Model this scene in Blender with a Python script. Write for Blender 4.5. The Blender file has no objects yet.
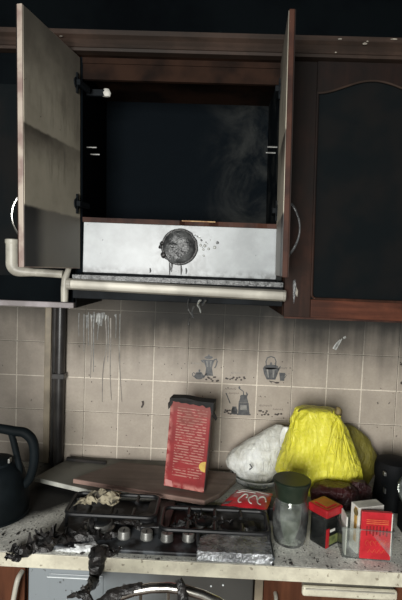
import bpy, bmesh, math, random
from mathutils import Vector, Matrix, noise
random.seed(7)
S = bpy.context.scene
C = S.collection
R = math.radians

# ------------------------------------------------------------ camera, world, light, exposure
F = 480.0                                            # focal length in pixels of the 402x600 frame
CAM = Vector((0, -1.7542, 1.60))
YAW, PITCH, ROLL = -0.0228, -0.064, 0.0383
fw = Vector((math.sin(YAW) * math.cos(PITCH), math.cos(YAW) * math.cos(PITCH), math.sin(PITCH)))
r0 = fw.cross(Vector((0, 0, 1))).normalized()
u0 = r0.cross(fw)
rt = r0 * math.cos(ROLL) + u0 * math.sin(ROLL)
up = u0 * math.cos(ROLL) - r0 * math.sin(ROLL)
cd = bpy.data.cameras.new('camera')
cam = bpy.data.objects.new('camera', cd)
C.objects.link(cam)
m = Matrix((rt, up, -fw)).transposed().to_4x4()
m.translation = CAM
cam.matrix_world = m
cd.sensor_fit = 'VERTICAL'
cd.sensor_height = 36.0
cd.lens = F / 600 * 36.0
cd.clip_start = 0.02
S.camera = cam

w = bpy.data.worlds.new('world')
S.world = w
w.use_nodes = True
w.node_tree.nodes['Background'].inputs[0].default_value = (0.62, 0.72, 0.85, 1)
w.node_tree.nodes['Background'].inputs[1].default_value = 1.0

WIN = (-0.55, -3.36, 1.52)                            # the window behind the photographer
ld = bpy.data.lights.new('window_daylight', 'AREA')
ld.shape = 'RECTANGLE'
ld.size, ld.size_y = 1.05, 1.15
ld.energy = 122
ld.color = (1.0, 0.985, 0.955)
lo = bpy.data.objects.new('window_daylight', ld)
C.objects.link(lo)
lo.location = WIN
lo.rotation_euler = (R(90), 0, 0)
lo.rotation_euler = (Vector((0.1, -0.2, 1.2)) - Vector(WIN)).to_track_quat('-Z', 'Y').to_euler()

S.view_settings.view_transform = 'Standard'
S.view_settings.look = 'None'
S.view_settings.gamma = 1.0
S.view_settings.use_curve_mapping = False
S.view_settings.exposure = 0.0


def ray(x, y):
    return fw + rt * ((x - 201) / F) - up * ((y - 300) / F)


def atY(x, y, Y):
    d = ray(x, y)
    return CAM + d * ((Y - CAM.y) / d.y)


def atZ(x, y, Z):
    d = ray(x, y)
    return CAM + d * ((Z - CAM.z) / d.z)


# ------------------------------------------------------------ materials
MATS = {}


class NT:
    def __init__(s, name):
        s.m = bpy.data.materials.new(name)
        s.m.use_nodes = True
        s.t = s.m.node_tree
        s.b = s.t.nodes['Principled BSDF']
        s.out = s.t.nodes['Material Output']
        MATS[name] = s.m

    def n(s, typ, **kw):
        q = s.t.nodes.new(typ)
        for k, v in kw.items():
            setattr(q, k, v)
        return q

    def l(s, a, b):
        s.t.links.new(a, b)

    def pos(s):
        return s.n('ShaderNodeNewGeometry').outputs['Position']

    def obj(s):
        return s.n('ShaderNodeTexCoord').outputs['Object']

    def noise(s, vec, scale, detail=4, rough=0.55, dist=0.0):
        q = s.n('ShaderNodeTexNoise')
        q.inputs['Scale'].default_value = scale
        q.inputs['Detail'].default_value = detail
        q.inputs['Roughness'].default_value = rough
        q.inputs['Distortion'].default_value = dist
        s.l(vec, q.inputs['Vector'])
        return q.outputs['Fac']

    def rng(s, v, a, b, c=0.0, d=1.0, smooth=True):
        q = s.n('ShaderNodeMapRange')
        if smooth:
            q.interpolation_type = 'SMOOTHSTEP'
        s.l(v, q.inputs['Value'])
        for k, x in zip(('From Min', 'From Max', 'To Min', 'To Max'), (a, b, c, d)):
            q.inputs[k].default_value = x
        return q.outputs['Result']

    def math(s, op, a, b=None):
        q = s.n('ShaderNodeMath', operation=op)
        for i, v in enumerate((a, b)):
            if v is None:
                continue
            if isinstance(v, (int, float)):
                q.inputs[i].default_value = v
            else:
                s.l(v, q.inputs[i])
        return q.outputs[0]

    def mix(s, f, a, b):
        q = s.n('ShaderNodeMix', data_type='RGBA')
        for i, v in ((0, f), (6, a), (7, b)):
            if isinstance(v, (int, float)):
                q.inputs[i].default_value = v
            elif isinstance(v, tuple):
                q.inputs[i].default_value = (*v, 1)
            else:
                s.l(v, q.inputs[i])
        return q.outputs[2]

    def sep(s, v):
        q = s.n('ShaderNodeSeparateXYZ')
        s.l(v, q.inputs[0])
        return q.outputs

    def bump(s, h, strength=0.3, dist=0.002):
        q = s.n('ShaderNodeBump')
        q.inputs['Strength'].default_value = strength
        q.inputs['Distance'].default_value = dist
        s.l(h, q.inputs['Height'])
        s.l(q.outputs['Normal'], s.b.inputs['Normal'])

    def col(s, v):
        if isinstance(v, tuple):
            s.b.inputs['Base Color'].default_value = (*v, 1)
        else:
            s.l(v, s.b.inputs['Base Color'])

    def set(s, rough=0.5, metal=0.0, spec=0.5):
        s.b.inputs['Roughness'].default_value = rough
        s.b.inputs['Metallic'].default_value = metal
        s.b.inputs['Specular IOR Level'].default_value = spec
        return s


def simple(name, c1, c2=None, scale=8, lo=0.4, hi=0.65, rough=0.5, metal=0.0, spec=0.5, bump=0.0, bscale=40, bdist=0.002):
    t = NT(name).set(rough, metal, spec)
    v = t.obj()
    t.col(t.mix(t.rng(t.noise(v, scale), lo, hi), c1, c2 if c2 else tuple(x * 0.8 for x in c1)))
    if bump:
        t.bump(t.noise(v, bscale, 5), bump, bdist)
    return t


# sooty black plaster of the wall and the ceiling
simple('soot_wall', (0.003, 0.0045, 0.0055), (0.0015, 0.0022, 0.003), 3, rough=0.9, spec=0.04, bump=0.3)
simple('grey_wall', (0.20, 0.20, 0.19), (0.10, 0.10, 0.10), 2, rough=0.9)
simple('floor_lino', (0.16, 0.13, 0.10), (0.08, 0.07, 0.06), 3, rough=0.6)
simple('white_paint', (0.75, 0.75, 0.72), rough=0.4)

# glazed tiles: pinkish beige with soot smeared down from the cabinets and drip marks
def tiled(name, ca, cb):
    t = NT(name).set(0.38, 0, 0.4)
    p = t.pos()
    x, y, z = t.sep(p)
    cl = t.mix(t.rng(t.noise(p, 9, 6, 0.65), 0.35, 0.7), ca, cb)
    fine = t.rng(t.noise(p, 120, 3), 0.35, 0.75)
    cl = t.mix(t.math('MULTIPLY', fine, 0.35), cl, (0.33, 0.28, 0.23))
    mp = t.n('ShaderNodeMapping')
    mp.inputs['Scale'].default_value = (26, 1, 1.6)
    t.l(p, mp.inputs['Vector'])
    streak = t.noise(mp.outputs['Vector'], 1.0, 3)
    big = t.noise(p, 3.2, 4, 0.6)
    zz = t.math('ADD', z, t.math('MULTIPLY', t.math('SUBTRACT', big, 0.5), 0.22))
    zz = t.math('ADD', zz, t.math('MULTIPLY', t.math('SUBTRACT', streak, 0.5), 0.11))
    soot = t.math('MULTIPLY', t.rng(zz, 1.17, 1.43), t.rng(x, -0.45, -0.15, 0.80, 1.0))
    xl = t.rng(t.math('ADD', x, t.math('MULTIPLY', t.math('SUBTRACT', big, 0.5), 0.3)), -0.80, -0.42, 0.68, 0.0)
    soot = t.math('MAXIMUM', soot, xl)
    t.l(t.rng(soot, 0.0, 1.0, 0.42, 0.95), t.b.inputs['Roughness'])
    t.l(t.rng(soot, 0.0, 0.8, 0.3, 0.03), t.b.inputs['Specular IOR Level'])
    cl = t.mix(t.math('MULTIPLY', soot, 0.96), cl, (0.026, 0.027, 0.027))
    specks = t.rng(t.noise(p, 55, 2, 0.5), 0.70, 0.74)
    cl = t.mix(t.math('MULTIPLY', specks, 0.75), cl, (0.05, 0.045, 0.04))
    t.col(cl)
    t.bump(t.noise(p, 90, 4), 0.12, 0.001)


tiled('tile', (0.445, 0.39, 0.325), (0.36, 0.313, 0.262))
tiled('grout', (0.78, 0.71, 0.60), (0.62, 0.56, 0.47))
tiled('joint_dark', (0.09, 0.07, 0.055), (0.06, 0.047, 0.038))
simple('print_grey', (0.055, 0.058, 0.062), (0.10, 0.10, 0.10), 60, rough=0.45)
simple('print_light', (0.26, 0.25, 0.23), (0.16, 0.16, 0.15), 60, rough=0.45)
simple('print_brown', (0.05, 0.035, 0.03), (0.02, 0.015, 0.012), 60, rough=0.45)
simple('drip_pale', (0.33, 0.34, 0.32), (0.18, 0.185, 0.175), 60, rough=0.35)
simple('run_pale', (0.17, 0.175, 0.165), (0.10, 0.10, 0.095), 60, rough=0.4)
simple('drip_dark', (0.22, 0.20, 0.17), (0.14, 0.125, 0.11), 40, rough=0.45)

# dark brown cabinet wood, soot-smeared
def wood(name, c1, c2, soot, vertical=True, rough=0.5, sc=1.0, high=None):
    t = NT(name).set(rough, 0, 0.08)
    p = t.pos()
    mp = t.n('ShaderNodeMapping')
    mp.inputs['Scale'].default_value = (45 * sc, 45 * sc, 3 * sc) if vertical else (3 * sc, 45 * sc, 45 * sc)
    t.l(p, mp.inputs['Vector'])
    g = t.noise(mp.outputs['Vector'], 1.0, 4, 0.6, 0.6)
    c = t.mix(t.rng(g, 0.3, 0.7), c1, c2)
    if soot:
        c = t.mix(t.rng(t.noise(p, 4.5, 5, 0.65), 0.36, 0.62, 0.1 * soot, soot), c, (0.012, 0.011, 0.010))
    if high:      # dimmer light higher up, painted in together with soot
        zz = t.math('ADD', t.sep(p)[2], t.math('MULTIPLY', t.noise(p, 5, 4), 0.25))
        c = t.mix(t.rng(zz, high[0], high[1], 0.0, high[2]), c, (0.008, 0.008, 0.008))
    t.col(c)
    t.bump(g, 0.08, 0.001)
    return t


wood('wood_cabinet', (0.085, 0.034, 0.021), (0.045, 0.019, 0.012), 0.7, high=(1.6, 2.05, 0.8))
wood('wood_rail', (0.13, 0.045, 0.026), (0.07, 0.025, 0.016), 0.5, False)
wood('wood_cornice', (0.058, 0.037, 0.028), (0.036, 0.024, 0.018), 0.6, False)
wood('wood_base', (0.12, 0.045, 0.023), (0.07, 0.027, 0.015), 0.2)
wood('board_brown', (0.22, 0.168, 0.14), (0.155, 0.117, 0.098), 0.35, False, 0.5)
wood('board_edge', (0.36, 0.24, 0.20), (0.28, 0.185, 0.155), 0.15, False, 0.5)
simple('board_grey', (0.17, 0.168, 0.145), (0.10, 0.098, 0.085), 7, rough=0.6, spec=0.2)
simple('edge_pale', (0.50, 0.50, 0.45), (0.32, 0.32, 0.29), 12, rough=0.5)
simple('char_wood', (0.02, 0.016, 0.014), (0.008, 0.008, 0.008), 20, rough=0.8, bump=0.6)
simple('raw_wood', (0.50, 0.33, 0.16), (0.28, 0.15, 0.07), 30, rough=0.7)
simple('edge_lilac', (0.27, 0.24, 0.25), (0.16, 0.14, 0.14), 12, rough=0.5)
simple('chip_pale', (0.40, 0.36, 0.30), (0.2, 0.18, 0.15), 60, rough=0.6)

# interior of the burnt cabinet
t = NT('burnt_inside').set(0.8, 0, 0.03)
p = t.pos()
x, y, z = t.sep(p)
n1 = t.noise(p, 5, 6, 0.65, 0.8)
rightness = t.rng(x, -0.1, 0.15)
c = t.mix(t.math('MULTIPLY', t.rng(n1, 0.4, 0.68), rightness), (0.004, 0.006, 0.008), (0.032, 0.034, 0.033))
t.col(c)
t.bump(t.noise(p, 14, 6, 0.7, 1.5), 0.5, 0.006)
simple('burnt_brown', (0.030, 0.016, 0.011), (0.010, 0.007, 0.006), 6, rough=0.8, spec=0.04)

# inner face of the open left door: cream laminate with soot bands where the shelves ended
t = NT('door_inner').set(0.5, 0, 0.35)
p = t.pos()
x, y, z = t.sep(p)
n1 = t.noise(p, 7, 5, 0.6)
n2 = t.noise(p, 26, 4, 0.6)
zz = t.math('ADD', z, t.math('MULTIPLY', t.math('SUBTRACT', n2, 0.5), 0.012))
base = t.mix(t.rng(n1, 0.35, 0.65), (0.46, 0.42, 0.335), (0.37, 0.335, 0.265))
# band below the upper shelf: darkest at its top edge, fading downwards
b1 = t.math('MULTIPLY', t.rng(zz, 1.925, 1.933, 1.0, 0.0), t.rng(t.math('ADD', z, t.math('MULTIPLY', n1, 0.10)), 1.87, 2.0, 0.0, 1.0))
yb = t.rng(y, -0.50, -0.36, 1.0, 0.45)
c = t.mix(t.math('MULTIPLY', t.math('MULTIPLY', b1, yb), 0.93), base, (0.035, 0.028, 0.024))
b2 = t.rng(zz, 1.732, 1.742, 1.0, 0.0)
c = t.mix(t.math('MULTIPLY', b2, 0.78), c, (0.15, 0.142, 0.128))
b3 = t.math('MULTIPLY', b2, t.rng(t.math('ADD', y, t.math('MULTIPLY', n1, 0.04)), -0.555, -0.49, 1.0, 0.0))
c = t.mix(t.math('MULTIPLY', b3, 0.9), c, (0.012, 0.012, 0.014))
mp = t.n('ShaderNodeMapping')
mp.inputs['Scale'].default_value = (30, 30, 4)
t.l(p, mp.inputs['Vector'])
st = t.noise(mp.outputs['Vector'], 1.0, 4, 0.7)
patch = t.math('MULTIPLY', t.rng(st, 0.5, 0.72), t.math('MULTIPLY', t.rng(z, 1.79, 1.85), t.rng(z, 1.93, 1.90)))
c = t.mix(t.math('MULTIPLY', patch, 0.4), c, (0.07, 0.06, 0.05))
patch2 = t.math('MULTIPLY', t.rng(st, 0.45, 0.70), t.math('MULTIPLY', t.rng(z, 1.93, 1.98), t.rng(z, 2.13, 2.0)))
c = t.mix(t.math('MULTIPLY', patch2, 0.55), c, (0.09, 0.08, 0.065))
c = t.mix(t.rng(t.math('ADD', z, t.math('MULTIPLY', n1, 0.2)), 2.05, 2.30, 0.0, 0.75), c, (0.06, 0.055, 0.05))
c = t.mix(t.math('MULTIPLY', t.rng(t.noise(p, 45, 2), 0.74, 0.77), 0.8), c, (0.03, 0.03, 0.03))
t.col(c)
simple('edge_cream', (0.42, 0.36, 0.30), (0.24, 0.17, 0.15), 14, rough=0.5)
simple('edge_brown', (0.062, 0.026, 0.017), (0.028, 0.013, 0.010), 14, rough=0.6, spec=0.15)

# hood enamel and melted parts
t = NT('hood_white').set(0.35, 0, 0.5)
p = t.pos()
x, y, z = t.sep(p)
n1 = t.noise(p, 6, 5, 0.65)
c = t.mix(t.rng(n1, 0.35, 0.7), (0.36, 0.385, 0.395), (0.25, 0.268, 0.275))
dx = t.math('ABSOLUTE', t.math('ADD', x, 0.10))
nearc = t.math('MULTIPLY', t.rng(dx, 0.02, 0.13, 1.0, 0.0), t.rng(t.noise(p, 24, 4, 0.6, 0.8), 0.40, 0.66))
c = t.mix(t.math('MULTIPLY', nearc, 0.7), c, (0.10, 0.10, 0.10))
low = t.math('MULTIPLY', t.rng(z, 1.578, 1.610, 1.0, 0.0), t.rng(t.noise(p, 40, 4), 0.35, 0.6))
c = t.mix(t.math('MULTIPLY', low, 0.75), c, (0.07, 0.07, 0.07))
c = t.mix(t.math('MULTIPLY', t.rng(t.noise(p, 60, 2), 0.73, 0.76), 0.7), c, (0.06, 0.06, 0.06))
t.col(c)
simple('cream_plastic', (0.42, 0.40, 0.34), (0.28, 0.265, 0.225), 16, rough=0.45)
simple('visor_metal', (0.42, 0.40, 0.345), (0.29, 0.275, 0.235), 9, rough=0.5, metal=0.25)
simple('black_metal', (0.008, 0.010, 0.012), (0.004, 0.005, 0.006), 12, rough=0.6, spec=0.08)
simple('melted', (0.085, 0.088, 0.088), (0.025, 0.026, 0.027), 35, rough=0.3, bump=0.8, bscale=90, bdist=0.004)
simple('chrome', (0.72, 0.70, 0.66), (0.30, 0.28, 0.25), 14, rough=0.25, metal=1.0)
simple('steel_dull', (0.42, 0.42, 0.40), (0.24, 0.24, 0.23), 30, rough=0.38, metal=0.85)
simple('pipe_black', (0.016, 0.015, 0.015), (0.035, 0.032, 0.03), 12, rough=0.35)
simple('trim_beige', (0.24, 0.20, 0.14), (0.15, 0.125, 0.09), 9, rough=0.5)

# worktop: pale speckled laminate, ash, and the kettle's shadow painted as a dark patch
t = NT('worktop').set(0.65, 0, 0.15)
p = t.pos()
x, y, z = t.sep(p)
c = t.mix(t.rng(t.noise(p, 160, 3, 0.6), 0.35, 0.62), (0.82, 0.82, 0.75), (0.58, 0.58, 0.53))
c = t.mix(t.math('MULTIPLY', t.rng(t.noise(p, 14, 5, 0.65), 0.42, 0.66), 0.45), c, (0.30, 0.30, 0.28))
c = t.mix(t.math('MULTIPLY', t.rng(t.noise(p, 70, 3, 0.6), 0.62, 0.68), 0.85), c, (0.035, 0.034, 0.033))
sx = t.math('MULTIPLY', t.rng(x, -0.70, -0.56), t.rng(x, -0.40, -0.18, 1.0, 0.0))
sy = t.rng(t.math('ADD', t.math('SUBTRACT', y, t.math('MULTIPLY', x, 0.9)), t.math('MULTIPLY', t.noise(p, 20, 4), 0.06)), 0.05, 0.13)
c = t.mix(t.math('MULTIPLY', t.math('MULTIPLY', sx, sy), 0.985), c, (0.009, 0.009, 0.009))  # shadow right of the kettle, painted into the laminate colour
t.col(c)
t.bump(t.noise(p, 120, 3), 0.15, 0.001)
t = NT('worktop_edge').set(0.45, 0, 0.4)
p = t.pos()
c = t.mix(t.rng(t.noise(p, 16, 5, 0.65), 0.35, 0.7), (0.66, 0.63, 0.50), (0.46, 0.43, 0.34))
c = t.mix(t.math('MULTIPLY', t.rng(t.noise(p, 75, 3), 0.64, 0.70), 0.7), c, (0.16, 0.13, 0.09))
t.col(c)

t = NT('washer_white').set(0.35, 0, 0.5)
p = t.pos()
x, y, z = t.sep(p)
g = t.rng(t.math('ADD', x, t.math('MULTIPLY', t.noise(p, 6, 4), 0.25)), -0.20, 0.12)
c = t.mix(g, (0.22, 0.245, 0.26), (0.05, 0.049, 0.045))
c = t.mix(t.math('MULTIPLY', t.rng(t.noise(p, 70, 2), 0.70, 0.74), 0.8), c, (0.05, 0.05, 0.05))
t.col(c)
simple('washer_line', (0.70, 0.74, 0.75), rough=0.3)

# charred plastic, ash, foam
simple('char', (0.008, 0.008, 0.008), (0.022, 0.019, 0.018), 40, rough=0.42, bump=0.7, bscale=120, bdist=0.004)
simple('ash_paper', (0.34, 0.30, 0.21), (0.05, 0.045, 0.035), 45, 0.48, 0.66, rough=0.8, bump=0.5, bscale=140)
simple('foam', (0.72, 0.74, 0.74), (0.42, 0.43, 0.43), 60, rough=0.7, bump=0.6, bscale=160)
simple('hob_steel', (0.085, 0.095, 0.105), (0.008, 0.008, 0.009), 16, 0.38, 0.56, rough=0.5, metal=0.1, spec=0.3)
simple('hob_black', (0.007, 0.008, 0.009), (0.016, 0.016, 0.017), 30, rough=0.45, spec=0.3)
simple('foil', (0.46, 0.48, 0.50), (0.20, 0.21, 0.22), 30, rough=0.22, metal=0.7, bump=1.0, bscale=75, bdist=0.008)
simple('knob_grey', (0.22, 0.22, 0.205), (0.12, 0.12, 0.115), 30, rough=0.4, metal=0.4)

# red cardboard box with pale lines of print
t = NT('box_red').set(0.42, 0, 0.4)
v = t.obj()
x, y, z = t.sep(v)
c = t.mix(t.rng(t.noise(v, 18, 4), 0.35, 0.7), (0.27, 0.022, 0.024), (0.20, 0.016, 0.018))
edge = t.math('MAXIMUM', t.rng(x, -0.066, -0.050, 1.0, 0.0), t.rng(z, 0.004, 0.022, 1.0, 0.0))
c = t.mix(t.math('MULTIPLY', edge, t.rng(t.noise(v, 50, 4), 0.38, 0.62)), c, (0.50, 0.20, 0.17))
lines = t.rng(t.math('FRACT', t.math('MULTIPLY', z, 115)), 0.50, 0.62)
mp = t.n('ShaderNodeMapping')
mp.inputs['Scale'].default_value = (70, 1, 115)
t.l(v, mp.inputs['Vector'])
words = t.rng(t.noise(mp.outputs['Vector'], 1.0, 2), 0.40, 0.50)
mp2 = t.n('ShaderNodeMapping')
mp2.inputs['Scale'].default_value = (9, 1, 19)
t.l(v, mp2.inputs['Vector'])
para = t.rng(t.noise(mp2.outputs['Vector'], 1.0, 1), 0.36, 0.42)
inx = t.math('MULTIPLY', t.rng(x, -0.043, -0.040), t.rng(x, 0.052, 0.056, 1.0, 0.0))
inz = t.math('MULTIPLY', t.rng(z, 0.035, 0.04), t.rng(z, 0.262, 0.268, 1.0, 0.0))
tx = t.math('MULTIPLY', t.math('MULTIPLY', lines, words), t.math('MULTIPLY', para, t.math('MULTIPLY', inx, inz)))
c = t.mix(t.math('MULTIPLY', tx, 0.5), c, (0.55, 0.34, 0.27))
smudge = t.math('MULTIPLY', t.rng(z, 0.19, 0.22), t.rng(t.noise(v, 22, 4), 0.45, 0.6))
c = t.mix(t.math('MULTIPLY', smudge, 0.55), c, (0.16, 0.05, 0.035))
t.col(c)
simple('box_side', (0.085, 0.022, 0.02), (0.02, 0.015, 0.014), 25, rough=0.6)
simple('badge_pink', (0.50, 0.22, 0.20), (0.36, 0.10, 0.09), 60, rough=0.5)
simple('yellow_print', (0.60, 0.42, 0.09), (0.45, 0.28, 0.06), 40, rough=0.45)

# plastic bags
def bagmat(name, c1, c2, rough=0.27, transl=0.25, bump=1.0, bs=30):
    t = NT(name).set(rough, 0, 0.5)
    v = t.obj()
    c = t.mix(t.rng(t.noise(v, 14, 5, 0.6), 0.35, 0.68), c1, c2)
    t.col(c)
    mp = t.n('ShaderNodeMapping')
    mp.inputs['Scale'].default_value = (1.6, 1.6, 0.7)
    t.l(v, mp.inputs['Vector'])
    t.bump(t.noise(mp.outputs['Vector'], bs, 6, 0.62, 1.2), bump, 0.012)
    tr = t.n('ShaderNodeBsdfTranslucent')
    t.l(c, tr.inputs['Color'])
    ms = t.n('ShaderNodeMixShader')
    ms.inputs[0].default_value = transl
    t.l(t.b.outputs[0], ms.inputs[1])
    t.l(tr.outputs[0], ms.inputs[2])
    t.l(ms.outputs[0], t.out.inputs['Surface'])
    return t


bagmat('bag_yellow', (0.95, 0.89, 0.10), (0.84, 0.78, 0.055), 0.25, 0.12)
bagmat('bag_yellow_shaded', (0.30, 0.26, 0.04), (0.19, 0.165, 0.03), 0.45)  # yellow plastic with the shaded side's tone painted in
bagmat('bag_clear', (0.95, 0.97, 0.94), (0.62, 0.61, 0.53), 0.2, 0.15)
bagmat('packet_maroon', (0.045, 0.006, 0.007), (0.012, 0.004, 0.005), 0.3, 0.05)
simple('bag_knot', (0.20, 0.15, 0.05), (0.08, 0.06, 0.03), 60, rough=0.6)
simple('bread', (0.60, 0.55, 0.40), (0.42, 0.36, 0.25), 18, rough=0.8)


def clear(name, tint=(0.86, 0.9, 0.88), ior=1.45, body=0.06, rough=0.06):
    t = NT(name)
    t.t.nodes.remove(t.b)
    tr = t.n('ShaderNodeBsdfTransparent')
    tr.inputs[0].default_value = (*tint, 1)
    gl = t.n('ShaderNodeBsdfGlossy')
    gl.inputs['Roughness'].default_value = rough
    df = t.n('ShaderNodeBsdfDiffuse')
    df.inputs[0].default_value = (0.55, 0.58, 0.56, 1)
    v = t.obj()
    m0 = t.n('ShaderNodeMixShader')
    t.l(t.rng(t.noise(v, 22, 4), 0.35, 0.75, body * 0.4, body * 1.8), m0.inputs[0])
    t.l(tr.outputs[0], m0.inputs[1])
    t.l(df.outputs[0], m0.inputs[2])
    fr = t.n('ShaderNodeFresnel')
    fr.inputs[0].default_value = ior
    m1 = t.n('ShaderNodeMixShader')
    t.l(fr.outputs[0], m1.inputs[0])
    t.l(m0.outputs[0], m1.inputs[1])
    t.l(gl.outputs[0], m1.inputs[2])
    t.l(m1.outputs[0], t.out.inputs['Surface'])
    return t


clear('glass', (0.80, 0.84, 0.80), 1.45, 0.025)
clear('jar_glass', (0.84, 0.88, 0.84), 1.5, 0.13)
clear('bowl_glass', (0.76, 0.80, 0.78), 1.5, 0.30)
clear('plastic_clear', (0.90, 0.92, 0.90), 1.45, 0.16)
simple('lid_green', (0.012, 0.021, 0.013), (0.022, 0.030, 0.019), 25, rough=0.4, spec=0.3)
simple('jar_fill', (0.06, 0.066, 0.046), (0.22, 0.22, 0.17), 22, 0.45, 0.7, rough=0.7, bump=0.6)
simple('red_plastic', (0.42, 0.016, 0.022), (0.28, 0.012, 0.016), 20, rough=0.3)
simple('red_bright', (0.50, 0.020, 0.030), (0.38, 0.014, 0.020), 25, rough=0.35)
simple('red_dark_print', (0.24, 0.012, 0.014), rough=0.4)
simple('orange_print', (0.70, 0.20, 0.07), (0.55, 0.12, 0.05), 50, rough=0.4)
simple('gold_print', (0.50, 0.30, 0.07), (0.25, 0.13, 0.04), 50, rough=0.35)
simple('paper_white', (0.68, 0.67, 0.62), (0.48, 0.47, 0.43), 20, rough=0.6)
simple('leaf_green', (0.16, 0.18, 0.06), (0.07, 0.09, 0.03), 60, rough=0.6)
simple('kettle_black', (0.007, 0.010, 0.012), (0.004, 0.006, 0.007), 9, rough=0.6, spec=0.08)
simple('appliance_black', (0.006, 0.007, 0.008), (0.010, 0.010, 0.011), 14, rough=0.6, spec=0.06)
simple('seat_vinyl', (0.10, 0.05, 0.035), rough=0.5)
simple('door_glass_dark', (0.006, 0.008, 0.009), (0.010, 0.010, 0.010), 6, rough=0.7, spec=0.02)
simple('window_frame_white', (0.7, 0.7, 0.68), rough=0.4)
simple('ash_flake', (0.014, 0.013, 0.013), (0.05, 0.045, 0.04), 90, rough=0.7)

# ------------------------------------------------------------ mesh helpers
class MB:
    def __init__(s):
        s.v, s.f = [], []

    def add(s, vs, fs):
        o = len(s.v)
        s.v += [Vector(a) for a in vs]
        s.f += [tuple(i + o for i in f) for f in fs]
        return s

    def box(s, x0, x1, y0, y1, z0, z1):
        return s.add([(x, y, z) for z in (z0, z1) for y in (y0, y1) for x in (x0, x1)],
                     [(0, 2, 3, 1), (4, 5, 7, 6), (0, 1, 5, 4), (1, 3, 7, 5), (3, 2, 6, 7), (2, 0, 4, 6)])

    def prism(s, pts, ext):
        n = len(pts)
        e = Vector(ext)
        return s.add([Vector(q) for q in pts] + [Vector(q) + e for q in pts],
                     [tuple(range(n)), tuple(range(2 * n - 1, n - 1, -1))] + [(i, i + n, (i + 1) % n + n, (i + 1) % n) for i in range(n)])

    def tube(s, path, rad, n=8, closed=False, flat=1.0):
        path = [Vector(q) for q in path]
        N = len(path)
        rads = rad if isinstance(rad, (list, tuple)) else [rad] * N
        rings = []
        prev = None
        for i, q in enumerate(path):
            a = path[(i - 1) % N] if (i or closed) else q
            b = path[(i + 1) % N] if (i < N - 1 or closed) else q
            tg = (b - a).normalized()
            if prev is None:
                ref = Vector((0, 0, 1)) if abs(tg.z) < 0.9 else Vector((1, 0, 0))
                nn = (ref - tg * ref.dot(tg)).normalized()
            else:
                nn = prev - tg * prev.dot(tg)
                nn = nn.normalized() if nn.length > 1e-6 else Vector((1, 0, 0))
            prev = nn
            bb = tg.cross(nn)
            rings.append([q + (nn * math.cos(k * 2 * math.pi / n) * flat + bb * math.sin(k * 2 * math.pi / n)) * rads[i] for k in range(n)])
        vs = [a for rg in rings for a in rg]
        fs = []
        for i in range(N if closed else N - 1):
            j = (i + 1) % N
            for k in range(n):
                fs.append((i * n + k, i * n + (k + 1) % n, j * n + (k + 1) % n, j * n + k))
        if not closed:
            fs.append(tuple(range(n - 1, -1, -1)))
            fs.append(tuple((N - 1) * n + k for k in range(n)))
        return s.add(vs, fs)

    def lathe(s, prof, c, n=28, axis='Z', sx=1.0, sy=1.0):
        vs, fs = [], []
        for r, h in prof:
            for k in range(n):
                a = 2 * math.pi * k / n
                if axis == 'Z':
                    vs.append((c[0] + r * math.cos(a) * sx, c[1] + r * math.sin(a) * sy, c[2] + h))
                else:
                    vs.append((c[0] + r * math.cos(a), c[1] + h, c[2] + r * math.sin(a)))
        for i in range(len(prof) - 1):
            for k in range(n):
                fs.append((i * n + k, i * n + (k + 1) % n, (i + 1) * n + (k + 1) % n, (i + 1) * n + k))
        if prof[0][0] > 1e-6:
            fs.append(tuple(range(n - 1, -1, -1)))
        if prof[-1][0] > 1e-6:
            fs.append(tuple((len(prof) - 1) * n + k for k in range(n)))
        return s.add(vs, fs)

    def xf(s, M):
        s.v = [M @ q for q in s.v]
        return s

    def disp(s, fn):
        s.v = [fn(q) for q in s.v]
        return s

    def mesh(s, name, mat, org=Vector((0, 0, 0)), smooth=False, bevel=0.0, seg=2):
        me = bpy.data.meshes.new(name)
        me.from_pydata([tuple(q - org) for q in s.v], [], s.f)
        b = bmesh.new()
        b.from_mesh(me)
        bmesh.ops.remove_doubles(b, verts=b.verts, dist=1e-6)
        bmesh.ops.recalc_face_normals(b, faces=b.faces)
        if bevel:
            bmesh.ops.bevel(b, geom=[e for e in b.edges if e.calc_face_angle(0) > 0.5], offset=bevel, segments=seg, affect='EDGES', profile=0.5)
        b.to_mesh(me)
        b.free()
        if smooth:
            for q in me.polygons:
                q.use_smooth = True
            me.set_sharp_from_angle(angle=R(40))
        me.materials.append(MATS[mat])
        return me


def tag(o, label, cat, group=None):
    o['label'] = label
    o['category'] = cat
    if group:
        o['group'] = group
    return o


def thing(name, label, cat, org, rot=None, group=None):
    o = bpy.data.objects.new(name, None)
    o.empty_display_size = 0.05
    C.objects.link(o)
    o.location = org
    if rot:
        o.rotation_euler = rot
    o['org'] = 0
    del o['org']
    tag(o, label, cat, group)
    return o


def org_of(o):
    while o.parent:
        o = o.parent
    return o.location.copy()


LEAN = []                                             # things hung slightly out of plumb


def part(name, mb, mat, parent, smooth=False, bevel=0.0, label=None, local=False, seg=2):
    """one mesh object below a thing; vertices come in world coordinates unless local"""
    og = Vector((0, 0, 0)) if local else org_of(parent)
    root = parent
    while root.parent:
        root = root.parent
    if root in LEAN:
        mb.disp(lambda q: Vector((q.x - 0.022 * (q.z - 1.56), q.y, q.z)))
    o = bpy.data.objects.new(name, mb.mesh(name, mat, og, smooth, bevel, seg))
    C.objects.link(o)
    o.parent = parent
    if label:
        o['label'] = label
    return o


def single(name, mb, mat, label, cat, org, smooth=False, bevel=0.0, group=None):
    og = Vector(org)
    o = bpy.data.objects.new(name, mb.mesh(name, mat, og, smooth, bevel))
    C.objects.link(o)
    o.location = og
    return tag(o, label, cat, group)


def struct(name, mb, mat, parent=None, bevel=0.0):
    o = bpy.data.objects.new(name, mb.mesh(name, mat, bevel=bevel))
    C.objects.link(o)
    if parent:
        o.parent = parent
    else:
        o['kind'] = 'structure'
    return o


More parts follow.
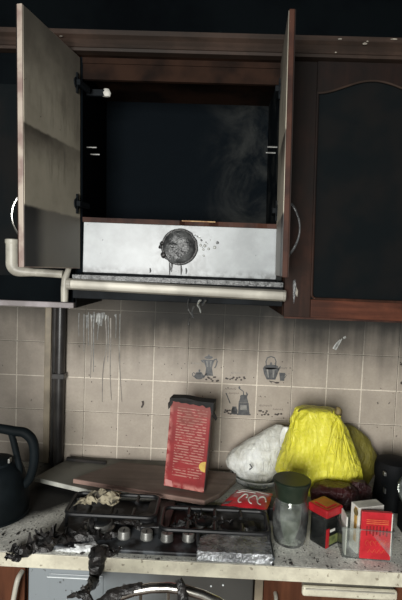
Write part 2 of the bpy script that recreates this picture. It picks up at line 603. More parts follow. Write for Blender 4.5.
def nz(q, s, seed=0):
    return noise.noise(Vector(q) * s + Vector((seed * 7.3, seed * 3.1, seed * 5.7)))


def catmull(pts, n=6, closed=False):
    pts = [Vector(q) for q in pts]
    N = len(pts)
    out = []
    for i in range(N if closed else N - 1):
        g = lambda k: pts[k % N] if closed else pts[max(0, min(N - 1, k))]
        a, b, c, d = g(i - 1), g(i), g(i + 1), g(i + 2)
        for k in range(n):
            t = k / n
            out.append(0.5 * ((2 * b) + (c - a) * t + (2 * a - 5 * b + 4 * c - d) * t * t + (3 * b - a - 3 * c + d) * t ** 3))
    if not closed:
        out.append(pts[-1])
    return out


# ------------------------------------------------------------ the room
ZW = 0.851                                           # top of the worktop
XL, XR, YF, ZC = -1.55, 1.65, -3.4, 2.66
wall = struct('wall_back', MB().box(XL, XR, 0.007, 0.12, 0, ZC), 'soot_wall')
struct('floor', MB().box(XL - .1, XR + .1, YF - .1, 0.12, -0.08, 0), 'floor_lino')
struct('ceiling', MB().box(XL - .1, XR + .1, YF - .1, 0.12, ZC, ZC + 0.08), 'soot_wall')
struct('wall_left', MB().box(XL - 0.1, XL, YF - .1, 0.007, 0, ZC), 'grey_wall')
struct('wall_right', MB().box(XR, XR + 0.1, YF - .1, 0.007, 0, ZC), 'grey_wall')
wx0, wx1, wz0, wz1 = WIN[0] - 0.62, WIN[0] + 0.62, 0.85, 2.20
wf = MB()
wf.box(XL, wx0, YF - 0.1, YF, 0, ZC).box(wx1, XR, YF - 0.1, YF, 0, ZC)
wf.box(wx0, wx1, YF - 0.1, YF, 0, wz0).box(wx0, wx1, YF - 0.1, YF, wz1, ZC)
struct('wall_front', wf, 'grey_wall')
wn = MB()
for a, b, c_, d in ((wx0, wx0 + .06, wz0, wz1), (wx1 - .06, wx1, wz0, wz1), (wx0 + .06, wx1 - .06, wz0, wz0 + .06), (wx0 + .06, wx1 - .06, wz1 - .06, wz1), (WIN[0] - .03, WIN[0] + .03, wz0 + .06, wz1 - .06)):
    wn.box(a, b, YF - 0.08, YF - 0.02, c_, d)
win = struct('window_1', wn, 'window_frame_white')
struct('pane', MB().box(wx0 + .06, WIN[0] - .03, YF - .055, YF - .05, wz0 + .06, wz1 - .06), 'glass', win)
struct('pane', MB().box(WIN[0] + .03, wx1 - .06, YF - .055, YF - .05, wz0 + .06, wz1 - .06), 'glass', win)

# tiles: the grid seen above the worktop, every square proud of its grout
T = 0.128
GX, GZ = -0.4624, 1.3083
struct('grout_bed', MB().box(XL, 0.90, 0.0011, 0.007, ZW, GZ + 2 * T), 'grout', wall)
for i in range(-3, 11, 3):
    struct('grout_joint', MB().box(GX + i * T - 0.0016, GX + i * T + 0.0007, 0.0007, 0.0011, ZW, GZ + 2 * T), 'joint_dark', wall)
for j in range(-2, 4, 2):
    struct('grout_joint', MB().box(XL, 0.90, 0.0007, 0.0011, GZ - j * T - 0.0016, GZ - j * T + 0.0008), 'joint_dark', wall)
tile_mesh = {}
TILES = {}
for j in range(-2, 4):
    for i in range(-5, 11):
        x0, x1 = GX + i * T, GX + (i + 1) * T
        z1, z0 = GZ - j * T, GZ - (j + 1) * T
        # true joints every third column and second row are wider than the pressed ones
        gl = 0.0022 if i % 3 == 0 else 0.0016
        gr = 0.0022 if (i + 1) % 3 == 0 else 0.0016
        gt = 0.0022 if j % 2 == 0 else 0.0016
        gb = 0.0022 if (j + 1) % 2 == 0 else 0.0016
        cut = z0 < ZW
        zz0 = max(z0 + gb, ZW + 0.0005)
        if zz0 > z1 - gt - 0.004:
            continue
        key = (i % 3, j % 2, cut)
        ctr = Vector(((x0 + x1) / 2, 0.0035, z1 - T / 2))
        if key not in tile_mesh:
            tile_mesh[key] = MB().box(x0 + gl, x1 - gr, 0.0, 0.007, zz0, z1 - gt).mesh('tile', 'tile', ctr, bevel=0.0016, seg=1)
        o = bpy.data.objects.new('tile', tile_mesh[key])
        C.objects.link(o)
        o.location = ctr
        o.parent = wall
        TILES[(i, j)] = o


def decor(name, tile, mb, mat):
    o = bpy.data.objects.new(name, mb.mesh(name, mat, tile.location))
    C.objects.link(o)
    o.parent = tile


def px2d(pts, Y=-0.0002):
    return [atY(x, y, Y) for x, y in pts]


EXT = (0, 0.0004, 0)


def flat(*polys):
    mb = MB()
    for pl in polys:
        mb.prism(px2d(pl), EXT)
    return mb


def ell(cx, cy, rx, ry, n=14, a0=0, a1=360):
    return [(cx + rx * math.cos(R(a0 + (a1 - a0) * k / n)), cy + ry * math.sin(R(a0 + (a1 - a0) * k / n))) for k in range(n if a1 - a0 == 360 else n + 1)]


def stroke(pts, w):
    """flat ribbon along pixel points"""
    out = []
    L, Rr = [], []
    for i, (x, y) in enumerate(pts):
        a = pts[max(0, i - 1)]
        b = pts[min(len(pts) - 1, i + 1)]
        dx, dy = b[0] - a[0], b[1] - a[1]
        d = math.hypot(dx, dy) or 1
        L.append((x - dy / d * w / 2, y + dx / d * w / 2))
        Rr.append((x + dy / d * w / 2, y - dx / d * w / 2))
    for i in range(len(pts) - 1):
        out.append([L[i], L[i + 1], Rr[i + 1], Rr[i]])
    return out


def beans(x0, x1, y0, y1, n, seed):
    rd = random.Random(seed)
    return [ell(x0 + (x1 - x0) * (k + rd.random() * .8) / n, y0 + (y1 - y0) * rd.random(), 1.1 + .3 * rd.random(), 0.8 + .2 * rd.random(), 7) for k in range(n)]


def squiggle(x0, x1, y, seed, slope=0.03):
    rd = random.Random(seed)
    n = int((x1 - x0) * 1.4)
    return stroke([(x0 + (x1 - x0) * k / n, y + slope * (x1 - x0) * k / n + (-1) ** k * (0.55 + 0.5 * rd.random())) for k in range(n + 1)], 0.42)


# moka pot, small teapot and beans (column 3, row 0)
tl = TILES[(3, 0)]
decor('moka_pot_print', tl, flat([(202.5, 359.5), (215, 360), (213.5, 363), (212, 368), (213.2, 376), (205, 375.5), (206, 368), (204.3, 363)],
      ell(208.7, 357.5, 4.2, 1.6), ell(208.8, 355.6, 1.0, 1.2), [(202.6, 359.5), (200.8, 361), (204, 363.5)],
      *stroke([(213.8, 360), (216.4, 359), (217.2, 361.5), (215.9, 366), (214.6, 368)], 1.3)), 'print_grey')
decor('moka_pot_shine', tl, flat([(206.3, 360.8), (207.4, 360.8), (208.0, 367), (207.2, 367)], [(210.6, 361), (211.6, 361), (210.6, 367), (209.9, 367)]).disp(lambda q: q + Vector((0, -.0003, 0))), 'print_light')
decor('teapot_print', tl, flat(ell(199, 376.2, 4.9, 3.3), ell(199, 373.2, 3.4, 1.5), ell(199.5, 370.6, 1.0, 1.2), [(203, 376.5), (206.5, 372.8), (207, 373.8), (203.6, 378.6)],
      *stroke([(195, 377), (192.8, 375.8), (192.2, 373.8), (193.5, 372.6), (195.3, 373.6)], 0.8)), 'print_grey')
decor('coffee_bean_print', tl, flat(*beans(206, 219, 377, 381.5, 9, 3)), 'print_brown')
decor('script_print', tl, flat(*squiggle(192, 201, 363.4, 5)), 'print_light')
# beans and a script line (column 4, row 0)
tl = TILES[(4, 0)]
decor('coffee_bean_print', tl, flat(*beans(225.5, 246.5, 377, 380.5, 11, 9)), 'print_brown')
decor('script_print', tl, flat(*squiggle(231, 246, 372.9, 6)), 'print_light')
# kettle, cup and spoon (column 5, row 0)
tl = TILES[(5, 0)]
decor('kettle_print', tl, flat([(262.8, 367.5), (279.2, 368), (277.5, 374.5), (275.3, 379.7), (266.8, 379.5), (264, 374)], ell(271, 367, 7.4, 2.4), ell(271, 363.6, 1.2, 1.4),
      [(277.5, 369), (280.2, 366), (280.8, 366.6), (278.3, 372)], *stroke([(266.4, 366.5), (266, 361.5), (267.4, 357.8), (271, 356.4), (274.6, 357.8), (276, 361.5), (275.4, 366.5)], 1.1)), 'print_grey')
decor('kettle_shine', tl, flat([(266.5, 369.5), (268.2, 369.5), (268.8, 377.5), (267.8, 377.5)], [(272.6, 369.5), (274.6, 369.5), (273.8, 377.5), (272.6, 377.5)]).disp(lambda q: q + Vector((0, -.0003, 0))), 'print_light')
decor('cup_print', tl, flat([(279.2, 372.6), (285.3, 372.9), (284.2, 380.9), (280, 380.7)], *stroke([(285, 374), (286.4, 375), (284.7, 378)], 0.6)), 'print_grey')
decor('spoon_print', tl, flat(*stroke([(269.2, 381), (275, 382.2)], 0.8), ell(277, 382.7, 2.4, 0.9)), 'print_brown')
decor('script_print', tl, flat(*squiggle(279, 287, 368, 8)), 'print_brown')
# coffee grinder, jug and beans (column 4, row 1)
tl = TILES[(4, 1)]
decor('grinder_print', tl, flat([(238.6, 402.5), (248.6, 403), (249.6, 414), (238, 413.5)], [(240.3, 396.6), (247, 397), (248.4, 402.8), (239, 402.4)], ell(243.6, 396.2, 3.6, 1.5),
      *stroke([(243.6, 395.5), (243.4, 391.5), (240, 389), (239.6, 387)], 1.0), ell(239.4, 387.6, 1.0, 1.5), [(246, 391.8), (248.2, 394), (246.6, 398)], [(236.8, 413.3), (250.6, 413.8), (250.6, 415.4), (236.8, 415)]), 'print_grey')
decor('grinder_drawer_print', tl, flat([(240.4, 405), (246.6, 405.3), (246.8, 410), (240.2, 409.7)]).disp(lambda q: q + Vector((0, -.0003, 0))), 'print_light')
decor('jug_print', tl, flat([(232.4, 406.4), (236.4, 406.6), (237.6, 414.5), (231, 414.2)], ell(234.4, 411, 3.3, 3.6)), 'print_grey')
decor('coffee_bean_print', tl, flat(*beans(224.5, 231.5, 407.5, 414.5, 7, 12)), 'print_brown')
decor('stirrer_print', tl, flat(*stroke([(226.0, 393), (230.2, 403.4)], 1.1)), 'print_grey')
decor('script_print', tl, flat(*squiggle(225, 236, 388.8, 11), *squiggle(229, 239, 393.2, 12)), 'print_brown')
# script lines and beans (column 5, row 1)
tl = TILES[(5, 1)]
decor('coffee_bean_print', tl, flat(*beans(258.4, 269, 410.8, 415, 8, 15), *beans(275, 282, 413.2, 415.5, 4, 16)), 'print_brown')
decor('script_print', tl, flat(*squiggle(259.5, 272, 405.4, 17), *squiggle(273, 283, 409.2, 18)), 'print_brown')
# print cut off at the right edge (column 9, row 0)
tl = TILES[(9, 0)]
decor('coffee_bean_print', tl, flat(ell(401, 364.5, 1.2, 0.8), ell(403, 366.2, 1.3, .8), ell(402.5, 383, 2.2, 1.6), *stroke([(400.2, 362), (404, 367)], .8)), 'print_brown')


# dried runs of soot water, and a pale scrape on the tiles
def run(name, pts, w0, w1, mat, Y=-0.0004):
    pts = [(q.x, q.y) for q in catmull([(a, b, 0) for a, b in pts], 4)]
    mb = MB()
    rads = [max(0.0005, (w0 + (w1 - w0) * k / (len(pts) - 1)) * 0.5 * 0.0036) for k in range(len(pts))]
    mb.tube([atY(a, b, Y) for a, b in pts], rads, 6)
    mb.disp(lambda q: Vector((q.x, -0.0002 + (q.y - Y) * 0.25, q.z)))
    o = bpy.data.objects.new(name, mb.mesh(name, mat, smooth=True))
    C.objects.link(o)
    o.parent = wall


rd = random.Random(4)
for xx, ya, yb, ww in ((84, 314, 352, 1), (88.5, 312, 346, 1.1), (94, 312, 372, 1.2), (98, 313, 340, 1.3), (108, 316, 362, 1), (116, 314, 338, .9), (79, 313, 336, .9), (120, 314, 350, .8)):
    run('water_run', [(xx, ya), (xx + rd.uniform(-.6, .6), ya + (yb - ya) * .4), (xx - rd.uniform(0, 1.2), yb)], ww * 1.1, ww * .5, 'run_pale')
for pts in ([(105.5, 318), (106.5, 345), (104, 362), (102.5, 380), (102.3, 402)], [(110.5, 318), (110.6, 345), (110.2, 375), (111.5, 400)], [(119, 345), (120, 372), (122, 402)], [(91, 318), (91.5, 345), (90.5, 378)]):
    run('soot_run', pts, 1.5, 0.8, 'drip_dark')
for k in range(16):
    a = 99 + rd.gauss(0, 8)
    run('limescale_spot', [(a, 312.5 + rd.random() * 3), (a + rd.uniform(-1, 1), 317 + rd.random() * 12)], rd.uniform(1.0, 3.2), rd.uniform(.6, 1.5), 'drip_pale' if k % 3 == 0 else 'run_pale')
run('scraped_mark', [(333.6, 349), (337, 343.5), (340.5, 340)], 2.6, 1.6, 'drip_pale')
run('scraped_mark', [(335.6, 350), (339, 344.5), (342, 338.8)], 1.2, 1.0, 'drip_pale')
run('scraped_mark', [(343.3, 338.2), (345, 337.4), (346, 337)], 2.2, 2.2, 'drip_pale')
run('soot_blot', [(142.6, 401), (143.2, 404), (141.4, 407.6)], 2.6, 1.6, 'print_brown')
for k in range(60):
    a, b = rd.uniform(70, 300), rd.uniform(360, 462)
    run('soot_blot', [(a, b), (a + .2, b + .5), (a + .3, b + 1.0)], rd.uniform(.6, 1.5), .5, 'print_brown')

# dark riser pipes and the beige cover strip at the left
pt = thing('riser_pipe', 'black vertical riser pipe with thin cable against the left tiles', 'pipe', (-0.552, -0.03, ZW))
part('pipe', MB().lathe([(0.0185, 0), (0.0185, 0.74)], (-0.549, -0.0215, ZW), 16), 'pipe_black', pt, True)
part('cable', MB().tube([(-0.577, -0.008, ZW), (-0.576, -0.008, 1.2), (-0.577, -0.008, 1.59)], 0.0075, 8), 'pipe_black', pt, True)
part('bracket', MB().box(-0.572, -0.526, -0.043, -0.0005, 1.18, 1.20), 'pipe_black', pt, bevel=0.002)
single('cover_strip', MB().box(-0.611, -0.587, -0.012, -0.0005, ZW + .0005, 1.469), 'trim_beige', 'narrow beige vertical cover strip beside the black riser pipe', 'trim', (-0.6, -0.006, ZW), bevel=0.003)

# ------------------------------------------------------------ wall cabinets
YC = -0.33                                            # front plane of the carcasses
ZT, ZM, ZB = 2.20, 1.74, 1.470                        # carcass top, hood cabinet shelf, low cabinet bottom
XA, XB = -0.405, 0.203                                # hood cabinet outer sides


def frame(org, u, n):
    """local (u, n, z) -> world"""
    u, n = Vector(u).normalized(), Vector(n).normalized()
    M = Matrix((u, n, Vector((0, 0, 1)))).transposed().to_4x4()
    M.translation = Vector(org)
    return M


def bow_handle(parent, M, u, z0, z1, side, mat='chrome', r=0.0032, bulge=0.034, feet=True):
    """bow handle standing off a door face; side = sign along the local n axis"""
    pts = []
    for k in range(13):
        a = k / 12
        pts.append((u, side * (0.004 + bulge * math.sin(math.pi * a) ** 0.8), z0 + (z1 - z0) * a))
    h = part('handle', MB().tube(pts, [r * (1.5 - 0.5 * math.sin(math.pi * k / 12)) for k in range(13)], 8).xf(M), mat, parent, True)
    return h


# the hood cabinet, burnt out, both doors open
cab = thing('wall_cabinet', 'burnt-out wall cabinet above the range hood with both doors standing open', 'cabinet', (XA, YC, 1.56))
LEAN.append(cab)
part('side_panel', MB().box(XA, XA + 0.016, YC, -0.001, 1.575, ZT), 'burnt_inside', cab)
part('side_panel', MB().box(XB - 0.016, XB, YC, -0.001, 1.575, ZT), 'burnt_inside', cab)
part('top_panel', MB().box(XA + 0.016, XB - 0.016, YC, -0.001, ZT - 0.016, ZT), 'burnt_brown', cab)
part('top_rail', MB().box(XA + 0.016, XB - 0.016, YC + 0.004, YC + 0.018, ZT - 0.060, ZT - 0.016), 'burnt_brown', cab)
part('back_panel', MB().box(XA + 0.016, XB - 0.016, -0.012, -0.001, ZM, ZT - 0.016), 'burnt_inside', cab)
# charred bottom shelf with an eaten front edge
sh = MB()
n = 40
pts = []
for k in range(n + 1):
    x = XA + 0.016 + (XB - XA - 0.032) * k / n
    bite = 0.012 * max(0, nz((x, 0, 0), 18, 2)) + (0.022 if -0.10 < x < 0.01 else 0.0) * (0.6 + 0.6 * nz((x, 0, 0), 40, 1))
    pts.append((x, YC + 0.002 + max(0, bite), 1.727))
sh.prism(pts + [(XB - 0.016, -0.012, 1.727), (XA + 0.016, -0.012, 1.727)], (0, 0, 0.014))
part('bottom_shelf', sh, 'edge_brown', cab, label='scorched bottom shelf with a burnt front edge')
rw = MB()
pts = [(x, YC + 0.010 + 0.004 * nz((x, 1, 0), 60), 1.7395) for x in [-0.095 + 0.1 * k / 14 for k in range(15)]]
rw.prism(pts + [(0.0, YC + 0.05, 1.7395), (-0.09, YC + 0.05, 1.7395)], (0, 0, 0.003))
part('exposed_wood', rw, 'raw_wood', cab, label='bare pale wood where the shelf edge burnt away')
for a, b, X in ((88, 148, -0.36), (94, 152, -0.35), (277, 148, 0.18), (276, 150.5, 0.178)):
    q = atY(a, b, YC + 0.06)
    sgn = 1 if X < 0 else -1
    x0 = XA + 0.016 if X < 0 else XB - 0.016
    yy = YC + (0.05 if b < 149 else 0.09)
    part('shelf_pin', MB().tube([(x0 - sgn * .004, yy, q.z), (x0 + sgn * 0.030, yy, q.z)], 0.0028, 8), 'steel_dull', cab, True)


def hinge(parent, M, z, uo, nside):
    h = part('hinge', MB().lathe([(0.0165, 0), (0.0165, 0.004)], (uo + 0.022, 0, z), 16, 'Y').disp(lambda q: Vector((q.x, nside * (q.y + 0.0005), q.z))).xf(M), 'black_metal', parent, True)
    part('hinge_arm', MB().box(uo - 0.035, uo + 0.03, nside * 0.004, nside * 0.016, z - 0.008, z + 0.008).xf(M), 'black_metal', h, bevel=0.002)
    part('hinge_plate', MB().box(uo + 0.018, uo + 0.026, nside * 0.001, nside * 0.006, z - 0.028, z + 0.028).xf(M), 'black_metal', h)
    return h


# left door: hinge at XA, swung out past square; local u from hinge to free edge, n towards the opening
DL = 0.288
ML = frame((XA + 0.012, YC - 0.006, 0), (-0.056, -0.275, 0), (0.275, -0.056, 0))
dz0, dz1 = 1.588, 2.196
d = part('door', MB().box(0, DL, -0.014, -0.0005, dz0, dz1).xf(ML), 'edge_cream', cab, bevel=0.0015, label='open left door, cream inside with soot bands')
part('inner_panel', MB().box(0.004, DL - 0.004, -0.0005, 0.001, dz0 + 0.003, dz1 - 0.003).xf(ML), 'door_inner', d)
part('outer_panel', MB().box(0.001, DL - 0.001, -0.0165, -0.014, dz0 + 0.001, dz1 - 0.001).xf(ML), 'wood_cabinet', d)
hinge(d, ML, 2.115, 0.004, 1)
hinge(d, ML, 1.775, 0.004, 1)
bow_handle(d, ML.copy() @ Matrix.Translation((0, -0.0165, 0)), DL - 0.035, 1.655, 1.775, -1)
# right door: seen almost edge-on
MR = frame((XB - 0.0185, YC - 0.006, 0), (-0.021, -0.275, 0), (-0.275, 0.021, 0))
d = part('door', MB().box(0, DL, -0.013, -0.0005, dz0, dz1).xf(MR), 'edge_brown', cab, bevel=0.0015, label='open right door seen edge-on')
part('inner_panel', MB().box(0.002, DL - 0.002, -0.0005, 0.001, dz0 + 0.003, dz1 - 0.003).xf(MR), 'door_inner', d)
part('outer_panel', MB().box(0.001, DL - 0.001, -0.0155, -0.013, dz0 + 0.001, dz1 - 0.001).xf(MR), 'wood_cabinet', d)
hinge(d, MR, 2.115, 0.004, 1)
hinge(d, MR, 1.775, 0.004, 1)
bow_handle(d, MR.copy() @ Matrix.Translation((0, -0.0155, 0)), DL - 0.035, 1.645, 1.765, -1, 'melted', 0.0022, 0.022)
part('white_stop', MB().lathe([(0.0, 0), (0.007, 0.002), (0.0085, 0.012), (0.005, 0.024), (0.0, 0.026)], (XA + 0.075, YC + 0.05, 2.106), 10, sx=1.6), 'paper_white', cab, True)
part('stop_arm', MB().box(XA + 0.016, XA + 0.07, YC + 0.044, YC + 0.056, 2.108, 2.126), 'black_metal', cab)

# left wall cabinet, blackened
lc = thing('wall_cabinet', 'soot-blackened wall cabinet at far left behind the open door', 'cabinet', (-0.70, YC, ZB))
LEAN.append(lc)
part('body', MB().box(-1.02, XA - 0.002, YC, -0.001, ZB + 0.0005, ZT), 'black_metal', lc)
part('bottom_edge', MB().box(-1.02, XA - 0.004, YC - 0.0215, YC - 0.0005, ZB, ZB + 0.017), 'edge_lilac', lc, bevel=0.002, label='pale lilac bottom edge strip')
ld_ = part('door', MB().box(-1.018, XA - 0.004, YC - 0.021, YC - 0.001, ZB + 0.018, ZT - 0.002), 'soot_wall', lc, bevel=0.002)
part('door_panel', MB().box(-0.94, XA - 0.075, YC - 0.024, YC - 0.020, ZB + 0.09, ZT - 0.09), 'door_glass_dark', ld_, bevel=0.002)

# right wall cabinet: framed door with an arched dark panel
rc = thing('wall_cabinet', 'dark brown wall cabinet at right with an arched panel door', 'cabinet', (0.45, YC, ZB))
LEAN.append(rc)
RX0, RX1 = XB + 0.004, 0.682
part('body', MB().box(RX0, RX1, YC, -0.001, ZB + 0.003, ZT), 'burnt_brown', rc)
D0, D1 = RX0 + 0.002, RX1 - 0.002
PX0, PX1 = 0.287, 0.603
PZ0 = 1.525
YD0, YD1 = YC - 0.022, YC - 0.001


def arch(x):
    a = (x - (PX0 + PX1) / 2) / ((PX1 - PX0) / 2)
    return 2.112 + 0.038 * (0.5 + 0.5 * math.cos(math.pi * max(-1, min(1, a * 1.02)))) ** 0.9


door = part('door', MB().box(D0, PX0, YD0, YD1, ZB, ZT - 0.002), 'wood_cabinet', rc, bevel=0.003)
part('stile', MB().box(PX1, D1, YD0, YD1, ZB, ZT - 0.002), 'wood_cabinet', door, bevel=0.003)
part('bottom_rail', MB().box(PX0, PX1, YD0 + 0.0005, YD1, ZB, PZ0), 'wood_rail', door, bevel=0.003)
n = 32
xs = [PX0 + (PX1 - PX0) * k / n for k in range(n + 1)]
part('top_rail', MB().prism([(x, YD0 + 0.0005, arch(x)) for x in xs] + [(PX1, YD0 + 0.0005, ZT - 0.002), (PX0, YD0 + 0.0005, ZT - 0.002)], (0, 0.02, 0)), 'wood_cabinet', door)
part('panel', MB().box(PX0 - 0.003, PX1 + 0.003, YD0 + 0.010, YD0 + 0.015, PZ0 - 0.003, 2.165), 'door_glass_dark', door)
rim = [(PX0 + 0.003, YD0 + 0.001, PZ0 + 0.02), (PX0 + 0.003, YD0 + 0.001, 1.8), (PX0 + 0.003, YD0 + 0.001, arch(PX0) - 0.004)]
part('arch_bead', MB().tube([(x, YD0 + 0.0005, arch(x) - 0.001) for x in xs], 0.0030, 8), 'wood_cornice', door, True, label='lighter worn bead along the arch')
cc = [(PX0 + 0.002, YD0 + 0.002, arch(PX0)), (PX0 + 0.002, YD0 + 0.002, PZ0 + 0.02)]
for k in range(7):
    a = math.pi + math.pi / 2 * k / 6
    cc.append((PX0 + 0.016 + 0.014 * math.cos(a), YD0 + 0.002, PZ0 + 0.016 + 0.014 * math.sin(a)))
cc += [(PX1 - 0.02, YD0 + 0.002, PZ0 + 0.002)]
part('panel_bead', MB().tube(cc, 0.004, 8), 'wood_cabinet', door, True)
part('bottom_lip', MB().box(D0 + 0.001, D1 - .001, YD0 - 0.001, YD0 + 0.004, ZB - 0.0035, ZB + 0.0015), 'edge_brown', door)
for pts in ([(293, 281), (295.5, 279), (296.3, 286), (295, 296), (293.4, 304), (292.8, 296)], [(288.2, 254), (292, 251.5), (290, 257), (287.6, 263)], [(296.3, 287), (298, 291), (297, 297), (295.4, 294)]):
    part('peeled_patch', MB().prism([atY(a, b, YD0 - 0.0012) for a, b in pts], (0, 0.0012, 0)), 'chip_pale' if pts[0][0] > 295 else 'melted', door)

# cornice over all three cabinets
prof = [(-0.345, 2.2005), (-0.372, 2.2005), (-0.374, 2.208), (-0.366, 2.214), (-0.366, 2.222), (-0.374, 2.232), (-0.384, 2.240), (-0.386, 2.252), (-0.345, 2.252), (-0.345, 2.2005)][:-1]
co = thing('cornice', 'brown moulded cornice running along the tops of the wall cabinets', 'cornice', (-0.1, -0.36, 2.2005))
part('moulding', MB().prism([(-1.03, y, z) for y, z in prof], (1.9, 0, 0)), 'wood_cornice', co)
part('top_board', MB().box(-1.03, 0.87, -0.345, -0.001, 2.2005, 2.2165), 'burnt_brown', co)
for a, b, ww, hh in ((365, 43.5, 4.5, 2.2), (367.5, 41.2, 2, 1.4), (340, 38.8, 4, 1.4), (335.8, 52.2, 2, 1.2), (394, 39.0, 7, 1.2), (61, 36, 3, 1)):
    part('chip', MB().prism([atY(a + ww * 0.5 * math.cos(k) * (1 + .3 * math.sin(3 * k)), b + hh * 0.5 * math.sin(k), -0.3866) for k in [i * 0.785 for i in range(8)]], (0, 0.002, 0)), 'chip_pale', co)

# ------------------------------------------------------------ range hood
hd = thing('range_hood', 'white built-in range hood with silver pull-out visor, scorched and partly melted', 'range hood', (-0.1, -0.33, 1.51))
part('front_panel', MB().box(XA + 0.0165, XB - 0.0165, YC + 0.001, YC + 0.014, 1.578, 1.7265), 'hood_white', hd, bevel=0.001)
part('body', MB().box(XA + 0.017, XB - 0.017, YC + 0.015, -0.013, 1.556, 1.7265), 'black_metal', hd)
part('slider_housing', MB().box(XA, XB, -0.372, -0.02, 1.502, 1.5735), 'black_metal', hd, bevel=0.002)
part('gap_strip', MB().box(XA + 0.004, XB - 0.004, -0.392, -0.372, 1.558, 1.571), 'melted', hd)
vs = MB()
prof = [(-0.375, 1.521), (-0.398, 1.519), (-0.408, 1.524), (-0.412, 1.535), (-0.409, 1.546), (-0.400, 1.551), (-0.375, 1.551)]
sag = lambda q: Vector((q.x, q.y, q.z - 0.016 * (q.x - 0.15)))
visor = part('visor', vs.prism([(XA + 0.004, y, z) for y, z in prof], (XB - XA - 0.008, 0, 0)).disp(sag), 'visor_metal', hd, True)
part('end_cap', MB().prism([(XA - 0.010, y - 0.002 if y < -.38 else y, z) for y, z in prof], (0.014, 0, 0)).disp(sag), 'cream_plastic', visor, bevel=0.002)
part('end_cap', MB().prism([(XB - 0.004, y - 0.001 if y < -.38 else y, z) for y, z in prof], (0.008, 0, 0)).disp(sag), 'visor_metal', visor, bevel=0.002)
# bracket at the left end
part('side_bracket', MB().tube([(-0.424, -0.385, 1.492), (-0.424, -0.385, 1.53), (-0.423, -0.385, 1.558), (-0.418, -0.38, 1.578), (-0.416, -0.375, 1.59)], [0.0105, 0.0115, 0.0105, 0.0085, 0.008], 10), 'cream_plastic', hd, True, label='cream plastic bracket at the left end of the visor')
# burnt round vent in the middle of the panel
kc = atY(179.5, 247, YC)
knob = part('vent_cap', MB().lathe([(0.0, -0.014), (0.018, -0.016), (0.036, -0.013), (0.046, -0.008), (0.050, 0.0)], kc, 40, 'Y').disp(
    lambda q: q + Vector((0.006 * nz(q, 45, 1), -0.008 * abs(nz(q, 50, 3)), 0.006 * nz(q, 45, 2)))), 'melted', hd, True, label='round blackened vent cap, melted and blistered')
part('cap_rim', MB().tube([kc + Vector((0.050 * math.cos(a), -0.004, 0.050 * math.sin(a))) + Vector((1, 0, 1)) * 0.003 * nz((math.cos(a), math.sin(a), 0), 3) for a in [R(k * 10) for k in range(36)]], 0.0042, 6, True), 'char', knob, True)
for a, b, rr in ((162, 243.5, 2.6), (163.5, 255, 3.0), (166, 250, 2.4), (160.8, 247, 2), (174, 231.5, 1.6)):
    q = atY(a, b, YC - 0.004)
    part('melted_lump', MB().lathe([(0.0, -1), (0.6, -0.8), (1, 0), (0.7, 0.7), (0.0, 0.9)], (0, 0, 0), 10, 'Y').xf(Matrix.Translation(q) @ Matrix.Scale(rr * 0.003, 4)).disp(
        lambda v: v + Vector((0.003 * nz(v, 90), 0, 0.004 * nz(v, 90, 3)))), 'char', knob, True)
rd = random.Random(11)
for k in range(22):
    a, b = rd.gauss(201, 5), rd.gauss(243, 6)
    rr = rd.uniform(.6, 1.7)
    q = atY(a, b, YC + 0.001)
    part('blister', MB().lathe([(1, 0), (0.75, -0.4), (0.0, -0.6)], (0, 0, 0), 9, 'Y').xf(Matrix.Translation(q) @ Matrix.Scale(rr * 0.0030, 4)), 'drip_pale' if k % 3 else 'melted', hd, True)
for a, b, l in ((169.5, 263, 12), (181, 265, 10), (171.5, 258, 14), (186, 268, 6), (150, 268, 5)):
    part('soot_streak', MB().tube([atY(a, b, YC + .0008), atY(a + .5, b + l * .5, YC + .0005), atY(a, b + l, YC + .0008)], [0.0015, 0.0028, 0.001], 6), 'char', hd, True)
# melted ribbons hanging under the visor
for pts, rr in (([(188.5, 299), (187.6, 305), (189, 311), (192.5, 316), (189.5, 320), (188.8, 324)], 0.0034), ([(200.5, 300), (198, 304), (199.5, 308), (201, 312)], 0.0045), ([(205.5, 300), (204, 303), (201.8, 305)], 0.0035), ([(194, 306), (192, 312), (193.5, 318)], 0.0028)):
    pp = catmull([atY(a, b, -0.398 + 0.006 * (i % 2)) for i, (a, b) in enumerate(pts)], 4)
    part('melted_ribbon', MB().tube(pp, [rr * (1 + 0.3 * math.sin(k * 1.3)) for k in range(len(pp))], 6, flat=0.45), 'drip_pale' if rr > .004 else 'melted', hd, True)

# cream pipe bent along the left cabinet
q = [atY(12.5, 241, -0.385), atY(12.5, 258, -0.385), atY(13, 266, -0.385), atY(18, 270.5, -0.385), atY(27, 272, -0.385), atY(45, 273, -0.385), atY(63, 274.3, -0.385)]
pp = catmull(q, 5)
pe = thing('plastic_pipe', 'cream plastic pipe bent in an L below the open left door', 'pipe', (q[3].x, -0.385, q[3].z))
part('pipe', MB().tube(pp, [0.0185 if k < 14 else 0.0185 - 0.007 * min(1, (k - 14) / 8) for k in range(len(pp))], 12), 'cream_plastic', pe, True)
part('collar', MB().lathe([(0.0195, -0.008), (0.0205, -0.004), (0.0205, 0.004), (0.0175, 0.006), (0.012, 0.006)], q[0], 16), 'cream_plastic', pe, True)
part('clip', MB().box(q[0].x - 0.006, q[0].x + 0.006, -0.370, -0.352, q[1].z - 0.006, q[1].z + 0.006), 'black_metal', pe)

# ------------------------------------------------------------ worktop and what stands under it
YW = -0.571
wt = thing('worktop', 'pale speckled worktop with a cream front edge, strewn with ash', 'worktop', (0, YW, ZW - 0.038))
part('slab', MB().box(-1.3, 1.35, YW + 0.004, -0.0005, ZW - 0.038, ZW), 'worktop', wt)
part('front_edge', MB().box(-1.3, 1.35, YW, YW + 0.004, ZW - 0.038, ZW - 0.0004), 'worktop_edge', wt, bevel=0.0015, label='cream front edge')

